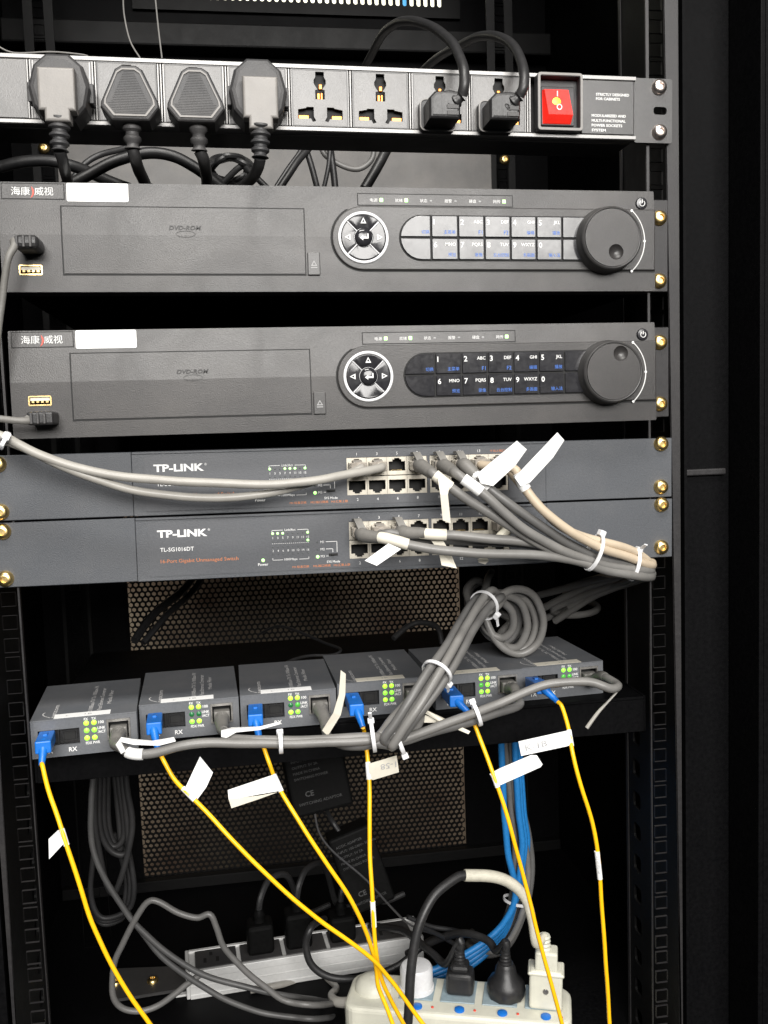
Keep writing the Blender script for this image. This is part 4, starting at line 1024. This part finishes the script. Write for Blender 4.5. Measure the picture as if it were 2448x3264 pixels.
LEAD = [
 [(262, 1616, -30), (286, 1629, -36), (330, 1628, -38), (395, 1610, -40), (459, 1603, -40), (551, 1606, -40), (643, 1607, -40), (740, 1604, -40), (800, 1598, -40)],
 [(484, 1582, -14), (500, 1592, -26), (540, 1598, -36), (600, 1600, -38), (690, 1600, -38), (770, 1593, -38), (808, 1592, -38)],
 [(706, 1584, -10), (716, 1600, -22), (745, 1612, -32), (780, 1612, -36), (812, 1606, -38)],
 [(905, 1535, -8), (905, 1560, -20), (884, 1590, -30), (856, 1602, -36)],
 [(1118, 1506, 4), (1120, 1524, -6), (1069, 1541, -14), (994, 1566, -22), (919, 1586, -30), (868, 1602, -34)],
 [(1312, 1468, 8), (1334, 1481, -12), (1318, 1488, -22), (1269, 1474, -20), (1194, 1478, -18), (1134, 1496, -18), (1074, 1521, -20), (994, 1552, -26), (919, 1580, -32), (866, 1598, -36)]]
TIPS = [(251, 1606, -14), (480, 1574, -2), (704, 1562, 4), (896, 1520, 10), (1112, 1490, 16), (1300, 1462, 22)]
NAMES = ['grey cable from the converter at the left rail end, paper loop on it', 'grey cable from the second converter, thin paper tag on it', 'grey cable from the third converter, long paper tag rising',
         'grey cable from the fourth converter, plug behind the tied bundle', 'grey cable from the fifth converter, paper tag below it', 'grey cable from the right rail end converter, looping back at the shelf corner']
ccables = []
for i in range(6):
    p = cw(i, 58.9, 0, 15.5)
    t = thing('network_cable', NAMES[i], 'network cable', p, (0, 0, 0), 'grey network cables of the converters')
    fwd = cw(i, 58.9, -10, 15.5) - p
    tip = at(*TIPS[i]); lead = P(*LEAD[i])
    o = MB(); obox(o, p + fwd * .1 + Vector((0, 0, -1.2)), fwd, (0, 0, 1), 11.6, 9, 8.6, .8, 2); obj('modular_plug', o, 'boot', t, world=True)
    obj('rubber_boot', MB().tube([p + fwd * .4 + Vector((0, 0, -1.2)), p + fwd * .9 + Vector((0, 0, -2)), (p + fwd * 1.2).lerp(tip, .55), tip, tip.lerp(lead[0], .6)], [5.6, 5.4, 4.8, 4.2, 3.5], 14, 4), 'boot', t, world=True)
    st = strand(i)
    PATHS[t.name] = spline([tip] + lead + st)
    obj('cord', MB().tube([tip] + lead + st + P(*COIL[i]), 3.2, 12, 5), 'cable' if i not in (2, 4) else 'cabled', t, world=True)
    ccables.append(t)
bd = lambda i: BUND[i + 1] - BUND[i]
tie('white cable tie at the waist of the leaning cable bundle', BUND[3].lerp(BUND[4], .05), bd(3), 10.4, 5.2, tail=6)
tie('white cable tie at the top of the leaning cable bundle by the coil', BUND[6].lerp(BUND[7], .3), bd(6), 10.8, 5.6, tail=7)
tie('white cable tie round the cable row, below the third converter', at(606, 1604, -40), Vector((1, 0, 0)), 6.0, 2.6, 6.6)
tie('bulky white cable tie below the fourth converter, tail curled', at(806, 1592, -39), Vector((1, -.1, .1)), 8, 1.9, 9.5, tail=12)
tie('white cable tie low at the foot of the leaning bundle', at(862, 1602, -36), Vector((1, 0, .35)), 7.5, 5.0, 9)
tie('white cable tie round the two cables below the fifth converter', at(1030, 1543, -22), Vector((1, 0, .3)), 6.0, 1.9, 8)
# paper strips on the converter cables
t = ccables[0]
wrap(t, at(292, 1629, -37), Vector((1, 0, 0)), 3.8, 6)
flag(t, P((262, 1602, -44), (290, 1608, -46), (345, 1610, -48), (380, 1601, -50), (376, 1592, -50), (330, 1600, -48), (285, 1596, -46), (262, 1592, -44), (250, 1608, -42), (262, 1628, -42), (272, 1622, -42)), 'white', 'label_loop')
flag(ccables[1], P((478, 1578, -30), (500, 1572, -32), (560, 1570, -34), (600, 1560, -36), (606, 1564, -36), (560, 1577, -34), (510, 1582, -32), (490, 1594, -30), (478, 1592, -30)), 'white', 'label_loop')
flag(ccables[2], P((696, 1578, -26), (720, 1540, -30), (732, 1500, -32), (736, 1448, -34), (747, 1456, -34), (746, 1500, -32), (736, 1545, -30), (708, 1590, -26)), 'cream', 'label_loop')
flag(ccables[4], P((915, 1531, -20), (960, 1552, -24), (1016, 1580, -26), (1012, 1586, -26), (955, 1562, -24), (918, 1541, -20)), 'cream')
flag(ccables[3], P((918, 1545, -18), (962, 1556, -20), (970, 1562, -20), (916, 1561, -18)), 'cream')
c = obj('thin_wire', MB().tube(P((1318, 1486, -10), (1336, 1478, -14), (1334, 1492, -14), (1312, 1518, -16), (1292, 1540, -16), (1268, 1572, -16)), [.7, .7, .7, .9, 1.3, 1.5], 8), 'cablel'); tag(c, 'stiff thin grey wire end hanging past the shelf corner', 'wire')

# ================================================================ yellow fibre cords with blue connectors
FIB = [
 ([(92, 1657), (108, 1720), (135, 1802), (170, 1910), (205, 2010), (250, 2100), (325, 2214), (370, 2275)], [(100, 1592, 0), (94, 1612, -16), (90, 1655, -24)], 'leftmost run'),
 ([(347, 1630), (375, 1680), (420, 1727), (500, 1812), (600, 1911), (700, 1994), (800, 2066), (838, 2110), (890, 2176), (945, 2255)], [(335, 1548, 4), (333, 1572, -12), (342, 1618, -22), ], ''),
 ([(566, 1605), (582, 1650), (603, 1702), (650, 1780), (710, 1870), (760, 1946), (795, 2022), (812, 2090), (818, 2132), (838, 2180), (868, 2260)], [(552, 1530, 8), (552, 1554, -8), (561, 1598, -18)], ''),
 ([(787, 1583), (794, 1640), (797, 1730), (800, 1850), (806, 1950), (811, 2040), (822, 2106), (848, 2166), (895, 2255)], [(762, 1508, 14), (770, 1532, -4), (784, 1572, -16)], ''),
 ([(1020, 1552), (1045, 1618), (1072, 1695), (1102, 1785), (1132, 1902), (1162, 2022), (1190, 2125), (1230, 2270)], [(968, 1495, 16), (985, 1513, 0), (1014, 1540, -10)], ''),
 ([(1214, 1528), (1228, 1575), (1238, 1630), (1258, 1710), (1283, 1792), (1295, 1880), (1303, 2000), (1310, 2100), (1322, 2275)], [(1150, 1472, 20), (1172, 1486, 4), (1204, 1516, -8)], '')]
FLAB = ['yellow fibre cord from the left rail end converter, small flag halfway', 'yellow fibre cord from the second converter crossing diagonally, white flag raised', 'yellow fibre cord from the third converter, folded double white flag',
        'yellow fibre cord hanging straight from the fourth converter, pencilled tag', 'yellow fibre cord from the fifth converter, blank white flag', 'yellow fibre cord from the right rail end converter, wide pencilled flag']
fibres = []
for i, (pp, con, _) in enumerate(FIB):
    root = cw(i, 11, 0, 13.6)
    t = thing('fibre_cord', FLAB[i], 'fibre cord', root, (0, 0, 0), 'yellow fibre cords hanging from the converters')
    c = P(*con); out = cw(i, 11, -10, 13.6) - root
    Y0 = con[-1][2]; n = len(pp)
    ys = [Y0 - 4 - 26 * min(1, k / 2.5) + (0 if i in (0, 4, 5) else 6 * math.sin(k)) for k in range(n)]
    if i in (1, 2, 3): ys = [y + (-4 + 4 * i) * 1.3 for y in ys]
    path = [c[-1]] + [at(u, v, y) for (u, v), y in zip(pp, ys)]
    obj('cord', MB().tube(path, 1.5, 10), 'yellow', t, world=True)
    o = MB(); obox(o, root + out * -.1, out, (0, 0, 1), 8.6, 8, 7.2, .6, 1)
    b0 = c[0].lerp(root, .5); dirn = (c[1] - b0)
    obox(o, b0.lerp(c[1], .5), dirn, (0, 0, 1), 10.4, dirn.length + 7, 8.4, .9, 2)
    k2 = MB()
    obox(k2, b0.lerp(c[1], .3) + Vector((0, 0, 4.2)), dirn, (0, 0, 1), 3.0, 8, 2.0, .4, 1)
    con_o = obj('blue_connector', o, 'blue', t, world=True)
    obj('key_tab', k2, 'blue', con_o, world=True)
    d2 = c[2] - c[1]; pts = []; rr = []
    s0 = c[1] - dirn.normalized() * 2
    for k in range(13):
        f = k / 12; q = (1 - f) ** 2 * s0 + 2 * f * (1 - f) * (c[1] + dirn.normalized() * 3) + f * f * c[2]
        pts.append(q.copy()); base = 4.3 - 2.2 * f; rr.append(base if k % 2 == 0 else base * .93)
    obj('boot', MB().tube(pts, rr, 12, 1, False), 'blue', t, world=True)
    fibres.append((t, path, ys))
def fy_at(i, v):
    pp = FIB[i][0]; ys = fibres[i][2]
    for k in range(len(pp) - 1):
        if pp[k][1] <= v <= pp[k + 1][1]:
            f = (v - pp[k][1]) / (pp[k + 1][1] - pp[k][1]); return pp[k][0] + f * (pp[k + 1][0] - pp[k][0]), ys[k] + f * (ys[k + 1] - ys[k])
    return pp[-1][0], ys[-1]
def band(i, v0, v1, material='white', r=1.9, name='label_band'):
    a = fy_at(i, v0); b = fy_at(i, v1)
    return obj(name, MB().tube([at(a[0], v0, a[1]), at(b[0], v1, b[1])], r, 12, 1, False), material, fibres[i][0], world=True)
def fl(i, q, material='white', write=None):
    y = fy_at(i, sum(b for a, b in q) / len(q))[1] - 2.2
    pts = [at(u, v, y) for u, v in q]
    if write:
        s, o, a, b, h, wd = write
        write = (s, at(*o, y), at(*a, y) - at(*o, y), at(*b, y) - at(*o, y), h, wd)
    flag(fibres[i][0], pts, material, write=write)
band(0, 1790, 1826); fl(0, [(126, 1793), (138, 1822), (106, 1856), (105, 1813)], 'white')
band(1, 1702, 1728); fl(1, [(432, 1634), (460, 1669), (446, 1700), (424, 1730), (399, 1707), (402, 1698)], 'white')
band(2, 1674, 1710); fl(2, [(492, 1707), (590, 1674), (607, 1708), (560, 1716), (494, 1728)], 'white'); fl(2, [(494, 1727), (560, 1719), (598, 1712), (560, 1726), (500, 1746)], 'cream')
band(3, 1646, 1684); fl(3, [(797, 1650), (857, 1632), (862, 1668), (806, 1685), (797, 1682)], 'cream', ('1-58', (855, 1644), (825, 1650), (856, 1656), 4.0, 11))
band(3, 1945, 2000); 
band(4, 1672, 1700); fl(4, [(1058, 1672), (1080, 1660), (1148, 1631), (1160, 1632), (1172, 1651), (1168, 1657), (1072, 1700)], 'white')
band(5, 1577, 1612); fl(5, [(1120, 1602), (1228, 1578), (1238, 1606), (1225, 1612), (1126, 1633)], 'white', ('K-1B', (1136, 1621), (1166, 1614), (1134, 1611), 4.4, 16))
band(5, 1840, 1900)
for i, v0, v1 in ((3, 1958, 1990), (5, 1850, 1888)):
    mb = MB(); a = fy_at(i, v0); b = fy_at(i, v1); p0 = at(b[0], v1, b[1] - 2.1); p1 = at(a[0], v0, a[1] - 2.1)
    text_into(mb, 'SM-G652D 3.0', 0, 0, 0, 1.6, width=(p1 - p0).length, frame=(p0 + Vector((.8, 0, 0)), (p1 - p0).normalized(), Vector((-1, 0, 0))))
    obj('printing', mb, 'pencil', fibres[i][0], world=True, smooth=False)

# ================================================================ the dark bottom of the cabinet
def adapter(label, c, roll, w_, h_, d_, lines, ce):
    t = thing('power_adapter', label, 'power adapter', c, (math.radians(-8), math.radians(roll), math.radians(4)), 'black power adapters below the shelf')
    obj('case', MB().box(-w_ / 2, w_ / 2, 0, d_, -h_ / 2, h_ / 2, 3, 3), 'adapt', t)
    mb = MB()
    for k in range(lines): text_into(mb, ['AC/DC ADAPTER', 'INPUT: 100-240V~ 50/60Hz', 'OUTPUT: 5V 2A', 'MADE IN CHINA', 'SWITCHING POWER'][k % 5], -w_ * .38, -.1, h_ * .36 - k * 5.2, 2.3)
    text_into(mb, 'CE', -w_ * .25, -.1, ce, 4.6, bold=.02); text_into(mb, 'SWITCHING ADAPTOR', -w_ * .38, -.1, ce - 7, 2.6, width=w_ * .72)
    obj('lettering', mb, 'printd', t, smooth=False)
    return t
ad1 = adapter('black power adapter with white printing, hanging just under the shelf', at(686, 1680, 150), -8, 54, 62, 30, 5, -14)
obj('cord', MB().tube([at(720, 1650, 165), at(735, 1600, 175), at(740, 1560, 190), at(745, 1540, 230)], 2.2, 8), 'rubber', ad1, world=True)
ad2 = adapter('black power adapter with faint printing, leaning lower down by the straight fibre', at(782, 1880, 170), -16, 42, 74, 30, 5, -22)
obj('cord', MB().tube([at(760, 1830, 185), at(735, 1800, 190), at(715, 1770, 195), at(700, 1740, 180)], 2.2, 8), 'rubber', ad2, world=True)
# pale aluminium power strip lying on the cabinet floor
A = atz(412, 2160, FLOOR); B = atz(829, 2092, FLOOR); dv = (B - A); yaw = math.atan2(dv.y, dv.x)
gs = thing('power_strip', 'pale aluminium power strip lying on the cabinet floor', 'power strip', A, (0, 0, yaw))
LS = 232
obj('channel', plate2d([(0, 0), (40, 0), (40, 28), (36.5, 28), (36.5, 26), (3.5, 26), (3.5, 28), (0, 28)], [], 0, LS) and MB().box(0, LS, 0, 40, .2, 26, .8, 2).box(0, LS, -.8, 3, 20.5, 28, .6, 2).box(0, LS, -.8, 2, .2, 5, .6, 2).box(0, LS, -.6, 2, 12, 13.2, .3, 1).box(0, LS, 36, 40, 20.5, 28, .6, 2), 'strip', gs)
obj('end_cap', MB().box(-3.5, 0, 0, 40, .2, 28, 1, 2).box(-14, -3.5, 6, 12, .3, 2.4, .6, 1), 'strip', gs)
for k in range(5):
    s = obj('socket_module', MB().box(6 + 44 * k, 46 + 44 * k, 4, 35.5, 26.1, 27.8, .5, 1), 'plugg', gs)
    obj('contacts', MB().box(14 + 44 * k, 17 + 44 * k, 12, 20, 27.9, 28.2).box(26 + 44 * k, 29 + 44 * k, 12, 20, 27.9, 28.2).box(20 + 44 * k, 23 + 44 * k, 24, 30, 27.9, 28.2), 'gap', s)
for k, (x, hh) in enumerate(((70, 30), (108, 36), (152, 26))):
    q = gs.matrix_basis if False else Matrix.LocRotScale(gs.location, gs.rotation_euler, gs.scale)
    o_ = q @ (Vector((x, 20, 28)) * MM) * 1000
    t = thing('mains_plug', ['black plug in the aluminium strip nearest its free end', 'tall black plug with ring in the middle of the aluminium strip', 'low black plug in the aluminium strip near the looped cable'][k], 'plug', o_, (0, 0, yaw), 'black plugs in the aluminium strip')
    obj('body', MB().box(-13, 13, -12, 12, .1, hh, 4, 3), 'adapt', t)
    obj('strain_relief', MB().lathe([(6, hh - 1), (5.2, hh + 4), (6, hh + 6), (4.6, hh + 10), (4, hh + 12)], axis='+z', n=14), 'adapt', t)
    obj('cord', MB().tube([Vector((0, 0, hh + 10)), Vector((3, 2, hh + 24)), Vector((14, 14, hh + 34)), Vector((34, 30, hh + 26)), Vector((50, 50, 6)), Vector((80, 60, 4))], 3.2, 8), 'rubber', t)
# ivory power strip in front
A2 = atz(738, 2176, -399); B2 = atz(1193, 2213, -399); dv = B2 - A2; yaw2 = math.atan2(dv.y, dv.x)
iv = thing('power_strip', 'ivory power strip with blue buttons and several plugs in it', 'power strip', Vector((A2.x, A2.y, FLOOR)), (0, 0, yaw2))
LI = 196.0
poly = rrect(0, LI, 0, 56, 13, 5)
bm_ = MB(); tmp = MB().prism([(x, z) for x, z in poly], 0, 40.6, 4, 3)
bm_.add([(x, z, 41 - y) for x, y, z in tmp.v], tmp.f)
obj('case', bm_, 'ivory', iv)
obj('end_hump', MB().lathe([(17, 0), (16, 6), (12, 10), (6, 12), (0, 12.5)], (22, 32, 40), axis='+z', n=24), 'ivory', iv)
for k in range(4):
    x = 62 + 36.5 * k
    s = obj('socket', MB().box(x - 15, x + 15, 18, 52, 41.05, 42.2, .5, 1), 'sockp', iv, label='pale blue socket plate')
    obj('button', MB().lathe([(4.4, 0), (4.2, 1.6), (3, 2.2), (0, 2.4)], (x + 3, 9, 40.8), axis='+z', n=18), 'blue', iv)
    obj('pilot_light', MB().lathe([(1.3, 0), (1.1, .9), (0, 1.2)], (x + 16, 10, 40.9), axis='+z', n=10), 'redink', iv)
QI = Matrix.LocRotScale(iv.location, iv.rotation_euler, iv.scale)
def ivp(x, y, z): return QI @ (Vector((x, y, z)) * MM) * 1000
obj('cord', MB().tube([ivp(2, 34, 24), ivp(-12, 36, 22)] + P((716, 2150, 175), (726, 2132, 200), (690, 2110, 235)) + [atz(600, 2128, FLOOR + 3), atz(540, 2140, FLOOR + 3)], [5, 4.6, 3.2, 3.2, 3.2, 3.2, 3.2], 10), 'cablel', iv, world=True)
t = thing('white_plug', 'round white plug cap standing on the ivory strip behind the black cable', 'plug', ivp(61, 34, 42.3), (0, 0, yaw2))
obj('cap', MB().lathe([(14.5, 0), (14.5, 19), (13, 21.6), (11, 22.2), (0, 22.4)], axis='+z', n=32), 'tie', t)
obj('rim', MB().lathe([(15.4, 0), (15.4, 3), (14.4, 3.6)], axis='+z', n=32), 'tie', t)
for k, (x, lab) in enumerate(((100, 'slim black plug in the ivory strip beside the white cap'), (140, 'bulky black plug in the ivory strip beside the ivory plug'))):
    t = thing('mains_plug', lab, 'plug', ivp(x, 35, 42.3), (0, 0, yaw2), 'black plugs in the ivory strip')
    if k == 0: obj('body', MB().box(-12, 12, -10, 10, 0, 20, 4, 3).box(-8, 8, -8, 8, 20, 27, 3, 2), 'black', t)
    else: obj('body', MB().lathe([(16, 0), (17, 6), (16, 13), (10, 18), (8.6, 26), (7, 29)], axis='+z', n=10), 'black', t)
    hh = 27 if k == 0 else 29
    rr = []; zs = []
    for j in range(17): rr.append(5.4 - .07 * j if j % 4 < 2 else 4.2); zs.append(hh + j * .75)
    obj('strain_relief', MB().lathe([(a, b) for a, b in zip(rr, zs)], axis='+z', n=14), 'black', t)
    e = ivp(x, 35, 42.3 + hh + 11)
    path = [e, e + Vector((0, 0, 8))] + (P((962, 2080, 135), (930, 2056, 160), (870, 2010, 210), (800, 2000, 260)) if k == 0 else P((1072, 2052, 115), (1052, 2030, 128), (1000, 2015, 150), (940, 2030, 180), (880, 2060, 205)))
    obj('cord', MB().tube(path, 3.6, 10), 'rubber', t, world=True)
# ivory plug with a screw and its taped cable
t = thing('ivory_plug', 'ivory plug with a screw, on a cable half wrapped in cream tape', 'plug', ivp(174, 26, 42.3), (0, math.radians(2), yaw2))
obj('body', MB().box(-14, 14, -10, 10, 0, 34, 2.5, 3).box(-9.5, 9.5, -8, 8, 33, 50, 2, 2).box(-15.2, 15.2, -10.8, 10.8, 30, 33, 1, 1), 'ivory', t)
obj('screw', MB().lathe([(0, .6), (2.2, .8), (2.6, .3), (2.6, 0)], (0, -10, 17), n=14), 'steel', t)
e = ivp(174, 26, 42.3 + 50)
obj('strain_relief', MB().tube([e + Vector((0, 0, -2 + 1.7 * k)) for k in range(9)], [5.4 if k % 2 else 4.6 for k in range(9)], 12, 1, False), 'ivory', t, world=True)
tp = P((1158, 2040, 72), (1150, 1990, 72), (1135, 1940, 72), (1105, 1908, 72), (1060, 1892, 72), (1005, 1890, 72))
obj('taped_cable', MB().tube([e + Vector((0, 0, 10))] + tp, [3.6, 3.6, 3.8, 4.4, 4.8, 5.0, 5.0], 12), 'tape', t, world=True)
obj('cord', MB().tube([tp[-1]] + P((985, 1897, 70), (940, 1935, 62), (908, 1990, 55), (892, 2060, 50), (884, 2140, 46), (878, 2260, 44)), 3.9, 12), 'rubber', t, world=True)
# black looped cable in front of the aluminium strip
c = obj('black_cable', MB().tube(P((990, 2018, 190), (930, 2030, 190), (860, 2085, 185), (790, 2112, 182), (720, 2112, 182), (676, 2085, 184), (662, 2040, 186), (675, 2000, 190), (700, 1985, 230)), 3.4, 10), 'rubber'); tag(c, 'black cable looping in front of the pale aluminium strip', 'cable')
c = obj('thin_black_wire', MB().tube(P((680, 1757, 150), (690, 1800, 150), (720, 1840, 150), (790, 1900, 150), (850, 1965, 150), (890, 2000, 160), (960, 2025, 170)), 1.0, 8), 'plugg'); tag(c, 'thin dark wire curving down from the upper adapter', 'wire')
for pts in ([(880, 1980, 170), (930, 2000, 175), (990, 2010, 180), (1040, 2030, 190)], [(905, 2000, 150), (950, 2020, 165), (1000, 2050, 180)]):
    c = obj('black_cable', MB().tube(P(*pts), 2.2, 8), 'rubber'); tag(c, 'short black cable behind the tall black arching cable', 'cable', 'black cables behind the arching cable')
# grey and blue cables hanging at the right, bending to the floor
GR = [(1098, 1560), (1102, 1640), (1108, 1720), (1120, 1800), (1128, 1870), (1118, 1960), (1088, 2015), (1050, 2040)]
for k in range(5):
    dx = -12 + 7 * k; Y = 170 + 6 * (k % 3)
    pts = [at(u + dx + 5 * math.sin(j + k), v + (6 * k if j > 5 else 0), Y) for j, (u, v) in enumerate(GR)] + [at(1030 - 6 * k, 2022 + 7 * k, Y + 25), at(1020, 2012 + 6 * k, Y + 60)]
    c = obj('network_cable', MB().tube([at(1098 + dx, 1500, Y)] + pts, 2.9, 10), 'cable' if k % 2 else 'cabled'); tag(c, 'grey cable in the bunch hanging at the right and bending left', 'network cable', 'hanging grey cables at the right')
for k in range(4):
    dx = -22 + 26 * (k > 0) + 5 * k
    pts = [(1104 + dx, 1560), (1106 + dx, 1660), (1112 + dx, 1760), (1118 + dx, 1840), (1114, 1930 + 5 * k), (1090, 1992 + 7 * k), (1044, 2036 + 10 * k), (985, 2072 + 11 * k), (930, 2098 + 9 * k), (880, 2118 + 8 * k)]
    c = obj('network_cable', MB().tube([at(u, v, 160 + 4 * k) for u, v in pts], 3.1, 10), 'bluec'); tag(c, 'blue cable running down among the grey ones to behind the ivory strip', 'network cable', 'blue cables')
tie('white cable tie round the hanging grey and blue cables near the floor', at(1116, 1945, 166), at(1122, 1900, 166) - at(1108, 1975, 168), 8.5, 3.4, 12, tail=8)
# grey cables at the left
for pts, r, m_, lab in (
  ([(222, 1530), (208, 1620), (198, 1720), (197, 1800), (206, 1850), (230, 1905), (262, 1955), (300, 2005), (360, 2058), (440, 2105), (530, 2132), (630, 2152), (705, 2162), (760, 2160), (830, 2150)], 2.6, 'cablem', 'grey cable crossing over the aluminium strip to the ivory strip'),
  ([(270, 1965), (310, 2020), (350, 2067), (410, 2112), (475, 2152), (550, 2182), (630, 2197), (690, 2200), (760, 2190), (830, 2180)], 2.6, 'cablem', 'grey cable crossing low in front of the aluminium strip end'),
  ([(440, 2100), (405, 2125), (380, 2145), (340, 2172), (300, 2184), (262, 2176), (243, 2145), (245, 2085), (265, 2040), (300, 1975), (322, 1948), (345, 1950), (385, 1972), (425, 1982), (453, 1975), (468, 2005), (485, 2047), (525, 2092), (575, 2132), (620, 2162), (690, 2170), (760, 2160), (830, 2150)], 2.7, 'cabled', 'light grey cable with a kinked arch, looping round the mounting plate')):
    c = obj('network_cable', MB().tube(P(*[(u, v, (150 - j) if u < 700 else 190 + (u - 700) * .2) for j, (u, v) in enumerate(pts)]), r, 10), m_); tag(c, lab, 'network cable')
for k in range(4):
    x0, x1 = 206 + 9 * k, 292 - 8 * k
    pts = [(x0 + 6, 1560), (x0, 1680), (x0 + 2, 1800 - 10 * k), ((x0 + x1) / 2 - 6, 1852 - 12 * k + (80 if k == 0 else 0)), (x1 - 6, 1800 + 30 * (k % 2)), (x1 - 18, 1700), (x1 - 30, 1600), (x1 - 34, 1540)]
    c = obj('network_cable', MB().tube(P(*[(u, v, 190 + 6 * k) for u, v in pts]), 2.8, 10), 'cablek'); tag(c, 'grey cable darkened for shade, in the bunch of loops hanging at the left', 'network cable', 'looped cables hanging at the left')
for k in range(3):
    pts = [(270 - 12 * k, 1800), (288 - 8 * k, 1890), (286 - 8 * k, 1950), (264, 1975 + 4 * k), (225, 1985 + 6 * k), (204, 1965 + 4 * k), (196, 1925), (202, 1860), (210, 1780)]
    c = obj('network_cable', MB().tube(P(*[(u, v, 205 + 6 * k) for u, v in pts]), 2.6, 10), 'cablek'); tag(c, 'grey cable end darkened for shade, curling below the loops at the left', 'network cable', 'cable ends curling at the left')
t = thing('mounting_plate', 'dusty olive mounting plate with brass screws on the cabinet floor', 'plate', atz(330, 2150, FLOOR))
q = [atz(248, 2165, FLOOR + 1), atz(402, 2140, FLOOR + 1), atz(404, 2092, FLOOR + 1), atz(250, 2098, FLOOR + 1)]
obj('plate', MB().card(q, 3), 'endp', t, world=True, smooth=False)
for u, v in ((250, 2125), (330, 2120)): obj('screw', MB().lathe(SCREW, atz(u, v, FLOOR + 4), axis='+z', n=14), 'brass', t, world=True)
# loose black leads behind the converters
for pts, r, lab in (([(290, 1385, 250), (330, 1330, 280), (390, 1280, 320), (420, 1245, 340)], 4.0, 'thick black lead slanting across the perforated door'), ([(310, 1390, 260), (360, 1330, 285), (410, 1285, 320), (440, 1245, 335)], 3.2, 'thinner black lead slanting across the perforated door'),
    ([(615, 1432, 150), (660, 1418, 180), (718, 1415, 190), (735, 1402, 200), (690, 1385, 230), (640, 1362, 260), (600, 1352, 280), (560, 1370, 300)], 1.4, 'thin black wire loop behind the third converter'),
    ([(850, 1380, 160), (880, 1355, 170), (910, 1345, 175), (945, 1355, 180), (955, 1390, 180)], 2.6, 'black lead arching behind the fourth converter')):
    c = obj('black_lead', MB().tube(P(*pts), r, 8), 'rubber'); tag(c, lab, 'lead')
